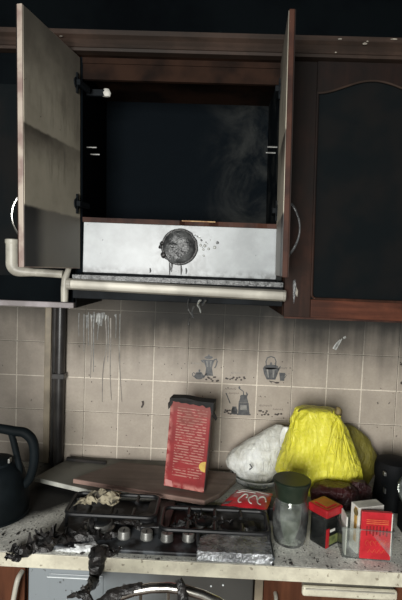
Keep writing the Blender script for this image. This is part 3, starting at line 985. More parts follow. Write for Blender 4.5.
ZU = ZW - 0.0385
wm = thing('washing_machine', 'white washing machine under the worktop, sooty on the right', 'washing machine', (-0.15, -0.3, 0))
part('body', MB().box(-0.455, 0.138, -0.548, -0.03, 0.03, ZU - 0.004), 'washer_white', wm, bevel=0.004)
part('drawer', MB().box(-0.40, -0.255, -0.5505, -0.545, ZU - 0.10, ZU - 0.025), 'washer_white', wm, bevel=0.002)
l0, l1 = atY(47, 576.5, -0.552), atY(100, 580, -0.552)
part('drawer_line', MB().box(l0.x, l1.x, -0.553, -0.5495, l0.z - 0.0022, l0.z), 'washer_line', wm, bevel=0.0006)
for a, b in ((83, 585), (83, 590), (211, 586), (223, 585), (66, 590)):
    q = atY(a, b, -0.549)
    part('indicator', MB().lathe([(0.0, -0.002), (0.0022, -0.0018), (0.0025, 0)], q, 8, 'Y'), 'washer_line' if a > 200 else 'print_grey', wm, True)
part('porthole', MB().tube([(-0.16 + 0.17 * math.cos(R(k * 10)), -0.556, 0.42 + 0.17 * math.sin(R(k * 10))) for k in range(36)], 0.02, 8, True), 'steel_dull', wm, True)
part('porthole_glass', MB().lathe([(0.155, 0.0), (0.12, -0.012), (0.0, -0.02)], (-0.16, -0.55, 0.42), 28, 'Y'), 'door_glass_dark', wm, True)
for x in (-0.40, 0.09):
    for y in (-0.50, -0.09):
        part('foot', MB().lathe([(0.02, 0), (0.02, 0.02), (0.012, 0.031)], (x, y, 0), 12), 'black_metal', wm, True)

bl = thing('base_cabinet', 'reddish-brown base cabinet at lower left with a pale bow handle', 'cabinet', (-0.75, -0.3, 0))
part('body', MB().box(-1.05, -0.463, -0.53, -0.01, 0.0, ZU), 'wood_base', bl)
d = part('door', MB().box(-1.045, -0.464, -0.549, -0.531, 0.10, ZU - 0.002), 'wood_base', bl, bevel=0.002)
h0 = atY(17.5, 577.5, -0.575)
part('handle', MB().tube(catmull([(h0.x + 0.002, -0.550, h0.z), (h0.x, -0.572, h0.z - 0.006), (h0.x - 0.005, -0.580, h0.z - 0.04), (h0.x - 0.010, -0.580, h0.z - 0.08), (h0.x - 0.012, -0.550, h0.z - 0.115)], 5), 0.0065, 10), 'cream_plastic', d, True)

br = thing('base_cabinet', 'brown base cabinet at lower right behind the cream pull-out board', 'cabinet', (0.45, -0.3, 0))
part('body', MB().box(0.147, 0.80, -0.53, -0.01, 0.0, ZU), 'wood_base', br)
part('side_edge', MB().box(0.142, 0.163, -0.549, -0.5305, 0.0, ZU), 'trim_beige', br, bevel=0.001, label='cream edge strip')
d = part('drawer_front', MB().box(0.165, 0.80, -0.549, -0.531, 0.60, ZU - 0.010), 'wood_base', br, bevel=0.002)
part('door', MB().box(0.165, 0.80, -0.549, -0.531, 0.10, 0.595), 'wood_base', br, bevel=0.002)
q = atY(276, 597, -0.565)
part('handle', MB().tube(catmull([(q.x, -0.549, q.z), (q.x, -0.568, q.z - 0.006), (q.x, -0.575, q.z - 0.05), (q.x, -0.568, q.z - 0.094), (q.x, -0.549, q.z - 0.10)], 4), 0.005, 8), 'cream_plastic', d, True)
b0, b1 = atY(302.5, 586, -0.583), atY(398, 590, -0.583)
pb = thing('pull_out_board', 'cream pull-out board sticking out under the worktop edge at right', 'board', ((b0.x + b1.x) / 2, -0.56, b0.z - 0.028))
part('front', MB().box(b0.x, b1.x, -0.585, -0.571, b0.z - 0.027, b0.z - 0.001), 'worktop_edge', pb, bevel=0.006)
part('front_groove', MB().box(b0.x + 0.008, b1.x - 0.008, -0.5865, -0.584, b0.z - 0.007, b0.z - 0.004), 'cream_plastic', pb)
part('board', MB().box(b0.x + 0.005, b1.x - 0.005, -0.571, -0.5495, b0.z - 0.020, b0.z - 0.004), 'cream_plastic', pb)

# chrome chair standing in front of the washing machine
CY = -0.78
ct = atY(168, 587.5, CY)
cr = 0.232
ch = thing('chair', 'chrome tube chair with a round arched back in front of the washing machine', 'chair', (ct.x, CY - 0.2, 0))
cz = ct.z - cr
pts = [(ct.x - cr, CY + 0.03, 0.0), (ct.x - cr, CY + 0.01, 0.45)] + [(ct.x - cr * math.cos(R(a)), CY, cz + cr * math.sin(R(a))) for a in range(0, 181, 9)] + [(ct.x + cr, CY + 0.01, 0.45), (ct.x + cr, CY + 0.03, 0.0)]
part('back_frame', MB().tube(pts, 0.0105, 12), 'chrome', ch, True)
for px in (140.5, 168, 182.5, 120):
    q = atY(px, 597, CY)
    hz = cz + math.sqrt(max(0, cr * cr - (q.x - ct.x) ** 2))
    part('back_rod', MB().tube([(q.x, CY, 0.46), (q.x, CY, hz - 0.006)], 0.0035, 8), 'chrome', ch, True)
part('seat', MB().lathe([(0.0, 0.0), (0.20, 0.0), (0.215, 0.012), (0.21, 0.035), (0.17, 0.045), (0.0, 0.045)], (ct.x, CY - 0.21, 0.445), 32), 'seat_vinyl', ch, True)
part('back_crossbar', MB().tube([(ct.x - cr, CY + 0.01, 0.46), (ct.x + cr, CY + 0.01, 0.46)], 0.009, 10), 'chrome', ch, True)
for s in (-1, 1):
    part('leg', MB().tube([(ct.x + s * 0.15, CY - 0.33, 0.45), (ct.x + s * 0.20, CY - 0.40, 0.0)], 0.0115, 10), 'chrome', ch, True)
    part('side_rail', MB().tube([(ct.x + s * cr, CY + 0.01, 0.44), (ct.x + s * 0.16, CY - 0.33, 0.438)], 0.009, 10), 'chrome', ch, True)


# ------------------------------------------------------------ burnt plastic and ash shapes
def clump(path, rads, seed, shards=0, amp=0.6, fl=1.0, sl=0.03, zmin=None, n=11):
    """lumpy charred mass along a path with thin curled shards"""
    rd = random.Random(seed)
    pp = catmull(path, 7)
    N = len(pp)
    rr = []
    for k in range(N):
        t = k / (N - 1) * (len(rads) - 1)
        i = min(len(rads) - 2, int(t))
        rr.append(rads[i] + (rads[i + 1] - rads[i]) * (t - i))
    mb = MB().tube(pp, rr, n, flat=fl)
    mr = max(rads)

    def dsp(q):
        v = Vector((nz(q, 0.55 / mr, seed), nz(q, 0.55 / mr, seed + 2), nz(q, 0.55 / mr, seed + 4))) * mr * amp
        v += Vector((nz(q, 1.7 / mr, seed), nz(q, 1.7 / mr, seed + 2), nz(q, 1.7 / mr, seed + 5))) * mr * amp * 0.6
        o = q + v
        if zmin is not None:
            o.z = max(o.z, zmin)
        return o
    mb.disp(dsp)
    for k in range(shards):
        i = rd.randrange(N)
        b = pp[i] + Vector((rd.uniform(-1, 1), rd.uniform(-1, 1), rd.uniform(0, .8))) * rr[i] * 0.8
        dr = Vector((rd.uniform(-1, 1), rd.uniform(-1, 1), rd.uniform(-.2, 1))).normalized()
        sd = dr.cross(Vector((rd.uniform(-1, 1), rd.uniform(-1, 1), rd.uniform(-1, 1)))).normalized()
        nn = dr.cross(sd)
        L, W = sl * rd.uniform(.4, 1), sl * rd.uniform(.15, .4)
        vs = []
        for a in range(4):
            t = a / 3
            c0 = b + dr * L * t + nn * L * 0.35 * t * t
            ww = W * (1 - t * 0.75)
            for s in (-1, 1):
                for e in (0, 0.0012):
                    o = c0 + sd * s * ww * (0.6 + 0.8 * rd.random()) + nn * e
                    if zmin is not None:
                        o.z = max(o.z, zmin)
                    vs.append(o)
        fs = []
        for a in range(3):
            o = a * 4
            fs += [(o, o + 4, o + 6, o + 2), (o + 1, o + 3, o + 7, o + 5), (o, o + 1, o + 5, o + 4), (o + 2, o + 6, o + 7, o + 3)]
        fs += [(0, 2, 3, 1), (12, 13, 15, 14)]
        mb.add(vs, fs)
    return mb


# ------------------------------------------------------------ boards behind the hob
def slab_from(pts, z0, z1):
    return MB().prism([(q.x, q.y, z0) for q in pts], (0, 0, z1 - z0))


ZL = 0.8822
g = [atZ(35, 477, ZL), atZ(97, 491.5, ZL), Vector((-0.12, -0.20, 0)), Vector((-0.12, -0.012, 0)), Vector((-0.50, -0.012, 0))]
lb = thing('shelf_board', 'grey-green laminate board lying at the back under the brown board', 'board', (-0.35, -0.12, ZW))
part('plank', slab_from(g, ZL - 0.016, ZL), 'board_grey', lb, bevel=0.0015)
a_, b_ = Vector((g[0].x, g[0].y, 0)), Vector((g[1].x, g[1].y, 0))
n_ = Vector(((b_ - a_).y, -(b_ - a_).x, 0)).normalized()
part('edge_band', MB().prism([Vector((q.x, q.y, ZL - 0.0150)) + n_ * o for q, o in ((a_, 0.001), (b_, 0.001), (b_, -0.002), (a_, -0.002))], (0, 0, 0.014)), 'edge_pale', lb, label='pale front edge strip')
for xx in (-0.47, -0.20):
    part('foot_batten', MB().box(xx, xx + 0.03, -0.16, -0.03, ZW + 0.0005, ZL - 0.016), 'char_wood', lb)
part('batten', MB().box(-0.51, -0.36, -0.050, -0.034, ZL, ZL + 0.009).disp(lambda q: Vector((q.x, q.y - 0.12 * (q.x + 0.51), q.z))), 'char_wood', lb, bevel=0.001)
ZBT = 0.8985
bb = thing('wooden_board', 'dark brown wooden board carrying the red box behind the hob', 'board', (-0.16, -0.18, ZL))
g = [atZ(73, 478.5, ZBT), atZ(205, 500.5, ZBT), atZ(220, 493.5, ZBT), atZ(236, 479, ZBT), atZ(236, 473, ZBT), atZ(120, 461.5, ZBT)]
part('plank', slab_from(g, ZL + 0.0004, ZBT), 'board_brown', bb, bevel=0.0025)
e0, e1 = Vector(g[0]), Vector(g[1])
nrm = Vector(((e1 - e0).y, -(e1 - e0).x, 0)).normalized()
part('edge_band', MB().prism([Vector((q.x, q.y, ZL + 0.0015)) + nrm * o for q, o in ((e0 + (e1 - e0) * .003, 0.001), (e1 - (e1 - e0) * .003, 0.001), (e1 - (e1 - e0) * .003, -0.003), (e0 + (e1 - e0) * .003, -0.003))], (0, 0, ZBT - ZL - 0.0025)), 'board_edge', bb, label='pinkish front edge')

# ------------------------------------------------------------ gas hob
HX0, HX1, HY0, HY1 = -0.405, 0.190, -0.552, -0.285
ht = ZW + 0.012
hob = thing('gas_hob', 'burnt built-in gas hob with four grey knobs and black grates', 'hob', (-0.1, -0.42, ZW))
part('tray', MB().box(HX0, HX1, HY0, HY1, ZW + 0.0005, ht), 'hob_steel', hob, bevel=0.004)
for a, b in ((124, 537), (146.6, 538), (167, 539.5), (188.4, 539.5)):
    q = atZ(a, b, ht)
    k = part('knob', MB().lathe([(0.0180, 0), (0.0180, 0.004), (0.0168, 0.006), (0.0165, 0.018), (0.0150, 0.0205), (0.0, 0.021)], (q.x, q.y, ht), 20), 'knob_grey', hob, True)
    part('pointer', MB().box(q.x - 0.0012, q.x + 0.0012, q.y - 0.012, q.y + 0.002, ht + 0.0205, ht + 0.0225), 'hob_black', k)
for a, b, rr in ((100, 527, 0.036), (150, 512, 0.030), (232, 532, 0.040), (205, 513, 0.03)):
    q = atZ(a, b, ht)
    q.y = min(q.y, -0.425)
    bu = part('burner', MB().lathe([(rr * 1.25, 0), (rr * 1.2, 0.006), (rr, 0.008), (rr * 0.95, 0.018), (0.0, 0.018)], (q.x, q.y, ht), 24), 'steel_dull', hob, True)
    part('burner_cap', MB().lathe([(rr * 0.85, 0.018), (rr * 0.85, 0.023), (rr * 0.7, 0.026), (0.0, 0.026)], (q.x, q.y, ht), 24), 'hob_black', bu, True)


def grate(x0, x1, y0, y1, zt, zb=ht):
    r = 0.0060
    c = 0.022
    pts = []
    for cx, cy, a0 in ((x1 - c, y1 - c, 0), (x0 + c, y1 - c, 90), (x0 + c, y0 + c, 180), (x1 - c, y0 + c, 270)):
        for k in range(6):
            a = R(a0 + 90 * k / 5)
            pts.append((cx + c * math.cos(a), cy + c * math.sin(a), zt))
    f = part('grate', MB().tube(pts, r, 8, True), 'hob_black', hob, True)
    n = 3
    for k in range(n):
        xx = x0 + (x1 - x0) * (k + 1) / (n + 1)
        part('grate_bar', MB().tube([(xx, y0, zt), (xx, y0 + (y1 - y0) * 0.36, zt)], 0.0050, 8), 'hob_black', f, True)
        part('grate_bar', MB().tube([(xx, y1, zt), (xx, y1 - (y1 - y0) * 0.36, zt)], 0.0050, 8), 'hob_black', f, True)
    for xx, yy in ((x0, y0 + c), (x1, y0 + c), (x0, y1 - c), (x1, y1 - c), (x0 + (x1 - x0) * .35, y0)):
        part('grate_foot', MB().tube([(xx, yy, zt), (xx, yy, zb)], 0.0050, 8), 'hob_black', f, True)


grate(-0.388, -0.135, -0.462, -0.335, ht + 0.040)
grate(-0.115, 0.180, -0.512, -0.392, ht + 0.038)
# sagging black enamel sheet between the grates
part('spill_plate', MB().box(-0.17, -0.09, -0.47, -0.31, ht + 0.0005, ht + 0.02).disp(lambda q: q + Vector((0.10 * (q.y + 0.39) * 0.6, 0, 0.012 * nz(q, 20)))), 'hob_black', hob, bevel=0.003)

# foil-wrapped front corner
fo = MB()
nx, ny = 34, 12
fx0, fx1, fy0, fy1 = -0.012, 0.182, -0.562, -0.470
vs = []
for j in range(ny + 1):
    for i in range(nx + 1):
        a, b = i / nx, j / ny
        x, y = fx0 + (fx1 - fx0) * a, fy0 + (fy1 - fy0) * b
        zz = ht + 0.013 + 0.0018 * nz((x, y, 0), 70, 3) + 0.0014 * nz((x, y, 1), 160, 4)
        vs.append((x + 0.002 * nz((x, y, 2), 60), y + 0.002 * nz((x, y, 5), 60), zz))
top = [(j * (nx + 1) + i, j * (nx + 1) + i + 1, (j + 1) * (nx + 1) + i + 1, (j + 1) * (nx + 1) + i) for j in range(ny) for i in range(nx)]
fo.add(vs, top)
per = [(i, 0) for i in range(nx + 1)] + [(nx, j) for j in range(1, ny + 1)] + [(i, ny) for i in range(nx - 1, -1, -1)] + [(0, j) for j in range(ny - 1, 0, -1)]
ids = [j * (nx + 1) + i for i, j in per]
o = len(fo.v)
bot = []
for k in ids:
    q = fo.v[k]
    bot.append(Vector((q.x + 0.0012 * nz(q, 120, 8), q.y - 0.002 + 0.0012 * nz(q, 120, 9), ZW + 0.0008)))
fo.v += bot
for k in range(len(ids)):
    kk = (k + 1) % len(ids)
    fo.f.append((ids[k], ids[kk], o + kk, o + k))
part('foil_wrap', fo, 'foil', hob, True, label='crinkled silver foil wrapped over the front right corner')

# charred plastic mass spilling over the left of the hob
zt = ZW + 0.003
g = lambda a, b, h=0.0: atZ(a, b, ZW + h) + Vector((0, 0, 0))
c1 = thing('charred_plastic', 'jagged black mass of melted plastic spilling off the left of the hob', 'burnt debris', g(45, 548))
part('mass', clump([g(12, 556, .004), g(24, 551, .008), g(36, 546, .014), g(48, 541, .022), g(58, 540, .02), g(75, 537, .016), g(95, 537, .013), g(112, 540, .010)], [0.006, 0.011, 0.014, 0.020, 0.018, 0.016, 0.013, 0.009], 3, 46, 0.8, sl=0.034, zmin=ZW + 0.0006), 'char', c1)
part('peak', clump([g(46, 541, .012), g(50, 541, .035), g(55, 541, .055)], [0.016, 0.013, 0.003], 9, 10, 0.6, sl=0.03, zmin=ZW + 0.0006), 'char', c1)
part('tongue', clump([g(20, 560, .003), g(14, 558, .004), g(6, 557, .003)], [0.008, 0.007, 0.003], 19, 8, 0.7, sl=0.02, zmin=ZW + 0.0006), 'char', c1)
c2 = thing('charred_strand', 'twisted black strand of melted plastic hanging over the worktop edge', 'burnt debris', atZ(97, 551, ZW))
E = Vector((0, 0, 0))
pth = [atZ(95, 549, ZW + 0.012), atZ(98, 555, ZW + 0.012), atY(98, 562, YW - 0.010), atY(95.5, 571, YW - 0.012), atY(92.5, 581, YW - 0.030), atY(89, 587.5, -0.69), atY(85, 592.5, CY + 0.01)]
part('strand', clump(pth, [0.010, 0.022, 0.019, 0.016, 0.012, 0.008, 0.005], 23, 6, 0.42, fl=0.6, sl=0.018), 'char', c2)
part('wing', clump([atZ(100, 552, ZW + 0.010), atZ(108, 553, ZW + 0.012), atZ(118, 552.5, ZW + 0.014)], [0.012, 0.008, 0.0025], 29, 4, 0.6, sl=0.02, zmin=ZW + .0006), 'char', c2)
c3 = thing('charred_drip', 'black melted plastic draped on the arched chair back', 'burnt debris', atY(100, 593, CY))
arcp = [Vector((ct.x - cr * math.cos(R(a)), CY, cz + cr * math.sin(R(a)) + 0.006)) for a in (38, 47, 56, 66, 76)]
part('sheath', clump([atY(68, 597.5, CY + 0.01), atY(75, 596, CY + 0.005), atY(85, 594.5, CY)] + arcp[1:], [0.002, 0.005, 0.008, 0.0125, 0.0135, 0.012, 0.008], 31, 4, 0.35, sl=0.012), 'char', c3)
a = R(97)
kq = Vector((ct.x - cr * math.cos(a), CY, cz + cr * math.sin(a)))
single('charred_lump', clump([kq + Vector((-0.004, 0, 0.020)), kq + Vector((0, -0.012, 0.004)), kq + Vector((0.004, -0.012, -0.014)), kq + Vector((0.006, -0.006, -0.03))], [0.008, 0.010, 0.010, 0.006], 37, 2, 0.4, sl=0.012), 'char', 'small black melted lump clinging to the top of the chrome chair back', 'burnt debris', kq)

gh = lambda a, b, h: atZ(a, b, ht + h)
c4 = thing('charred_crust', 'black blistered crust burnt onto the right burners of the hob', 'burnt debris', gh(215, 530, 0))
part('crust', clump([gh(172, 527, .004), gh(190, 524, .008), gh(205, 523, .012), gh(222, 528, .010), gh(240, 526, .010), (gh(258, 529, .006))], [0.008, 0.018, 0.022, 0.020, 0.018, 0.008], 53, 26, 0.8, fl=0.6, sl=0.026, zmin=ht + 0.0006), 'char', c4)
part('crust_lobe', clump([gh(196, 540, .004), gh(204, 534, .010), gh(216, 533, .008), gh(232, 537, .006)], [0.006, 0.012, 0.012, 0.006], 59, 12, 0.7, fl=0.6, sl=0.02, zmin=ht + 0.0006), 'char', c4)
c5 = thing('charred_crust', 'black crust of ash around the left burners behind the first knob', 'burnt debris', gh(120, 522, 0))
part('crust', clump([gh(84, 524, .004), gh(100, 519, .008), gh(122, 521, .009), gh(138, 526, .006), gh(152, 527, .004)], [0.006, 0.012, 0.015, 0.012, 0.006], 61, 16, 0.8, fl=0.6, sl=0.024, zmin=ht + 0.0006), 'char', c5)
# white foam crust in front of the grate
vs, fs = [], []
fm = clump([g(56, 548, .004), g(72, 547.5, .006), g(92, 547.5, .006), g(112, 548, .005), g(130, 549.5, .003)], [0.012, 0.018, 0.018, 0.015, 0.006], 41, 0, 0.45, fl=0.45, zmin=ZW + 0.0006)
single('foam_crust', fm, 'foam', 'flat white foamy crust between the charred mass and worktop edge', 'residue', g(92, 548))
# crumpled ash-coloured paper on the left grate
ap = thing('burnt_paper', 'crumpled beige burnt paper lying on the left grate', 'burnt debris', atZ(95, 508, ht + 0.046))
zg = ht + 0.046
nx, ny = 46, 16
vs = []
pa, pb2, pc, pd = atZ(73, 507, zg), atZ(118, 506, zg), atZ(119, 494, zg), atZ(86, 497, zg)
for j in range(ny + 1):
    for i in range(nx + 1):
        a, b = i / nx, j / ny
        q = (pa * (1 - a) + pb2 * a) * (1 - b) + (pd * (1 - a) + pc * a) * b
        rn = abs(nz(q, 38, 1)) * 0.030 + abs(nz(q, 85, 2)) * 0.016
        hgt = 0.012 * math.sin(math.pi * a) ** .5 * math.sin(math.pi * min(1, b * 1.1)) ** .5
        q = q + Vector((0.010 * nz(q, 60, 5) + 0.006 * nz(q, 130, 6), 0.010 * nz(q, 60, 7), hgt + rn * (0.4 + 0.8 * math.sin(math.pi * a))))
        vs.append(q)
pm = MB().add(vs, [(j * (nx + 1) + i, j * (nx + 1) + i + 1, (j + 1) * (nx + 1) + i + 1, (j + 1) * (nx + 1) + i) for j in range(ny) for i in range(nx)])
part('sheet', pm, 'ash_paper', ap)
part('wad', clump([atZ(104, 500, zg + .012), atZ(112, 499, zg + .018), atZ(117, 500, zg + .010)], [0.010, 0.017, 0.010], 47, 10, 0.9, sl=0.022), 'ash_paper', ap)

# ash flakes scattered over the worktop and hob: nobody could count them
fl = MB()
rd = random.Random(21)
spots = [(rd.uniform(0, 402), rd.uniform(512, 570), rd.uniform(.5, 1.5)) for k in range(420)] + [(rd.gauss(170, 50), rd.uniform(545, 560), rd.uniform(.5, 1.4)) for k in range(160)]
spots += [(273, 565, 3.4), (291, 564, 4), (346, 571.5, 2.6), (18, 534, 5), (24, 531, 3), (3, 535, 4), (82, 553.5, 6.5), (46, 540, 4), (10, 543, 3), (62, 556, 2)]
for a, b, s in spots:
    q = atZ(a, b, ZW)
    if q.y < YW + 0.006 or q.y > -0.20:
        continue
    if HX0 - .005 < q.x < HX1 + .005 and HY0 - .004 < q.y < HY1 + .005:
        continue
    rr = s * 0.0011
    n = 5
    a0 = rd.random() * 6
    pts = [(q.x + rr * (1 + rd.uniform(-.4, .4)) * math.cos(a0 + k * 1.2566), q.y + rr * 1.3 * (1 + rd.uniform(-.4, .4)) * math.sin(a0 + k * 1.2566), ZW + 0.0004) for k in range(n)]
    fl.prism(pts, (0, 0, 0.0008 + rr * 0.3))
o = single('ash_flakes', fl, 'ash_flake', 'small black ash flakes scattered over the worktop', 'ash', (0, -0.4, ZW))
o['kind'] = 'stuff'

# ------------------------------------------------------------ red box on the brown board
bq0, bq1 = atZ(163.6, 489.5, ZBT + .0005), atZ(205.7, 492, ZBT + .0005)
bw = 0.131
bh = 0.283
base = Vector(((bq0.x + bq1.x) / 2, bq0.y + 0.022, ZBT + 0.0045))
rb = thing('cardboard_box', 'tall red cardboard box with lines of print and a charred top', 'box', base, (0, R(3.0), R(-10)))
part('carton', MB().box(-bw / 2, bw / 2, -0.022, 0.022, 0, bh).disp(lambda q: q + Vector((0.001 * nz(q, 20), 0.003 * nz(q, 15) * (q.z / bh), 0))), 'box_red', rb, bevel=0.0015, local=True)
part('side_panel', MB().box(bw / 2 - 0.0004, bw / 2 + 0.0012, -0.021, 0.021, 0.001, bh - 0.001), 'box_side', rb, local=True, label='darkened side')
fl = MB()
n = 24
pts = []
for k in range(n + 1):
    x = -bw / 2 - 0.004 + (bw + 0.010) * k / n
    pts.append((x, -0.0235, bh - 0.006 - 0.010 * abs(nz((x, 0, 0), 60, 2)) - (0.014 if k < 2 else 0) - (0.022 if k > n - 2 else 0)))
fl.prism(pts + [(bw / 2 + 0.006, -0.0235, bh + 0.007), (0.02, -0.0235, bh + 0.004), (-0.02, -0.0235, bh + 0.009), (-bw / 2 - 0.004, -0.0235, bh + 0.004)], (0, 0.047, 0))
part('charred_flap', fl.disp(lambda q: q + Vector((0.003 * nz(q, 50, 1), 0.003 * nz(q, 40, 2), 0.004 * nz(q, 60, 3)))), 'char_wood', rb, local=True, label='blackened top flaps')
part('torn_tab', MB().prism([(bw / 2 + 0.002, -0.02, bh - 0.035), (bw / 2 + 0.016, -0.018, bh - 0.050), (bw / 2 + 0.019, -0.01, bh - 0.046), (bw / 2 + 0.004, -0.01, bh - 0.022)], (0, 0.004, 0.002)), 'char_wood', rb, local=True)
part('torn_tab', MB().prism([(-bw / 2 - 0.001, -0.024, bh - 0.002), (-bw / 2 - 0.008, -0.026, bh - 0.014), (-bw / 2 - 0.006, -0.024, bh - 0.034), (-bw / 2 - 0.001, -0.024, bh - 0.028)], (0, 0.004, 0)), 'char_wood', rb, local=True)
part('emblem', MB().prism([(bw / 2 - 0.002, -0.0228, 0.066), (bw / 2 - 0.002, -0.0228, 0.100)] + [(bw / 2 - 0.002 - 0.021 * math.sin(R(a)), -0.0228, 0.083 + 0.017 * math.cos(R(a))) for a in range(15, 180, 15)], (0, 0.0006, 0)), 'yellow_print', rb, local=True, label='yellow round printed emblem')
part('badge', MB().prism([(-bw / 2 + 0.002, -0.0228, 0.002), (-bw / 2 + 0.030, -0.0228, 0.002), (-bw / 2 + 0.026, -0.0228, 0.020), (-bw / 2 + 0.004, -0.0228, 0.024)], (0, 0.0006, 0)), 'badge_pink', rb, local=True)


# ------------------------------------------------------------ blobs from silhouettes
def blob(rows, Y, depth, seed, amp=0.006, sc=26, n=44, sub=5, ridge=0.006, sq=2.3, lean=0.0):
    """rows: (py, xl, xr) top to bottom -> closed lumpy surface; depth: half-depth / half-width (capped)"""
    cs = []
    for (py, xl, xr) in rows:
        a, b = atY(xl, py, Y), atY(xr, py, Y)
        cs.append(Vector(((a.x + b.x) / 2, (b.x - a.x) / 2, (a.z + b.z) / 2)))
    cs = catmull(cs, sub)
    vs, fs = [], []
    ztop = cs[0].z
    for c in cs:
        hw = max(0.002, c.y)
        hd_ = min(hw * depth, 0.074)
        for k in range(n):
            a = 2 * math.pi * k / n
            ca, sa = math.cos(a), math.sin(a)
            ex = 2 / sq
            q = Vector((c.x + hw * math.copysign(abs(ca) ** ex, ca), Y + hd_ * math.copysign(abs(sa) ** ex, sa) + lean * (c.z - cs[-1].z), c.z))
            out = Vector((ca, sa, 0))
            w_ = Vector((q.x * 1.4, q.y * 1.4, q.z * 0.6))
            dd = amp * nz(w_, sc, seed) + ridge * (0.5 - abs(nz(w_, sc * 1.6, seed + 3))) + 0.5 * amp * nz(q, sc * 3.2, seed + 6)
            vs.append(q + out * dd + Vector((0, 0, amp * 0.6 * nz(q, sc, seed + 9))))
    N = len(cs)
    for i in range(N - 1):
        for k in range(n):
            fs.append((i * n + k, i * n + (k + 1) % n, (i + 1) * n + (k + 1) % n, (i + 1) * n + k))
    fs.append(tuple(range(n)))
    fs.append(tuple((N - 1) * n + k for k in range(n - 1, -1, -1)))
    return MB().add(vs, fs)


def footY(py, px):
    return atZ(px, py, ZW).y


# yellow bag
YB = -0.190
yb_ = thing('plastic_bag', 'bright yellow plastic shopping bag, full and knotted, against the tiles', 'bag', atY(320, 489, YB))
rows = [(407.5, 303, 329), (409, 297.5, 334.5), (415, 294.5, 338.5), (424, 291.5, 344), (436, 288, 349), (450, 284, 354.5), (462, 280, 359.5), (472, 278, 361), (481, 281, 358), (488, 286, 352)]
part('bag_body', blob(rows, YB, 0.60, 5, 0.0045, 20, 90, 8, 0.014), 'bag_yellow', yb_, True)
# gathered folds running down from the knot
k0 = (337, 413)
for i, (a, b, c_, d_) in enumerate(((340, 430, 341, 470), (344, 435, 350, 472), (346, 440, 356, 468), (338, 432, 333, 474), (334, 428, 322, 470))):
    pp = catmull([atY(k0[0] + i * 0.6, k0[1] + 3, YB - 0.055), atY(a, b, YB - 0.069), atY((a + c_) / 2, (b + d_) / 2, YB - 0.076), atY(c_, d_, YB - 0.074)], 5)
    part('fold', MB().tube(pp, [0.006 - 0.0035 * k / len(pp) for k in range(len(pp))], 8, flat=0.7), 'bag_yellow', yb_, True)
hf = MB().tube(catmull([atY(334, 414, YB - 0.060), atY(340, 420, YB - 0.066), atY(343, 430, YB - 0.071), atY(340, 440, YB - 0.076), atY(335, 438, YB - 0.076)], 5), [0.004, 0.006, 0.009, 0.011, 0.012, 0.013, 0.013, 0.013, 0.013, 0.012, 0.011, 0.010, 0.009, 0.008, 0.007, 0.006, 0.005, 0.004, 0.003, 0.003, 0.002], 9, flat=0.4)
part('handle_loop', hf, 'bag_yellow', yb_, True)
part('knot', blob([(407, 336.8, 339.6), (409.5, 335.4, 341.6), (413, 334.6, 341.6), (417, 335.6, 340)], YB - 0.035, 0.9, 8, 0.002, 60, 16, 3, 0.002), 'bag_knot', yb_, True, label='brown twisted knot')
rimp = [atY(301 + 14.5 + 17 * math.cos(R(a)), 412.5 + 4.8 * math.sin(R(a)) + 0.04 * 17 * math.cos(R(a)), YB - 0.048 - 0.014 * max(0, math.sin(R(a)))) for a in range(180, 361, 12)]
part('rim_fold', MB().tube(rimp, 0.0028, 8), 'bag_yellow_shaded', yb_, True)
YO = -0.058
ob = thing('plastic_bag', 'yellow plastic bag tucked behind the bright one, its shaded side painted dull olive', 'bag', atY(362, 488, YO))
part('bag_body', blob([(425, 344, 352), (430, 341, 359), (438, 340, 368), (448, 340, 374), (458, 341, 377), (468, 343, 375.5), (477, 346, 370), (484, 349, 367)], YO, 0.55, 15, 0.003, 24, 48, 5, 0.006), 'bag_yellow_shaded', ob, True)

# glass bowl with a wrapped loaf
YG = -0.104
bc = atY(257, 486, YG)
gb_ = thing('glass_bowl', 'clear glass bowl holding the wrapped bread beside the yellow bag', 'bowl', (bc.x, YG, ZW))
rim_z = atY(255, 473, YG).z
hgt = rim_z - ZW
ox = (atY(282, 473, YG).x - atY(231, 473, YG).x) / 2
bcx = (atY(282, 473, YG).x + atY(231, 473, YG).x) / 2
outer = [(0.0, 0.0005), (ox * 0.55, 0.0005), (ox * 0.72, 0.012), (ox * 0.9, hgt * 0.5), (ox * 0.99, hgt - 0.004), (ox, hgt), (ox - 0.004, hgt), (ox * 0.86, hgt * 0.5), (ox * 0.68, 0.017), (ox * 0.5, 0.006), (0.0, 0.006)]
part('bowl', MB().lathe(outer, (bcx, YG, ZW), 44), 'bowl_glass', gb_, True)
part('rim', MB().tube([(bcx + ox * math.cos(R(k * 9)), YG + ox * math.sin(R(k * 9)), ZW + hgt) for k in range(40)], 0.0026, 6, True), 'drip_pale', gb_, True)
wb = thing('bread_bag', 'whitish clear plastic bag wrapped round bread in the glass bowl', 'bag', (bcx, YG, ZW + 0.02))
rows = [(424.5, 277, 281), (427.5, 271, 286), (433, 262, 287), (440, 250, 286.5), (447, 238, 285), (454, 230, 283), (461, 227, 280), (467, 228, 279), (472, 234, 276), (476, 236, 273), (480, 240, 269), (483.5, 246, 264)]
part('wrapper', blob(rows, YG, 0.50, 25, 0.004, 24, 56, 6, 0.008), 'bag_clear', wb, True)
part('twisted_end', blob([(427, 283, 287.5), (432, 281, 288), (438, 280, 286), (446, 279, 284)], YG - 0.055, 0.5, 28, 0.003, 50, 18, 4, 0.005), 'bag_clear', wb, True)
cmk = []
for a, b in (((249.8, 464.2), (252.2, 467.4)), ((252.2, 467.4), (249.4, 469.8))):
    cmk.append([atY(a[0], a[1], YG - 0.0740), atY(b[0], b[1], YG - 0.0745)])
part('printed_mark', MB().tube([cmk[0][0], cmk[0][1], cmk[1][1]], 0.0022, 6), 'print_grey', wb, label='small black printed chevron')

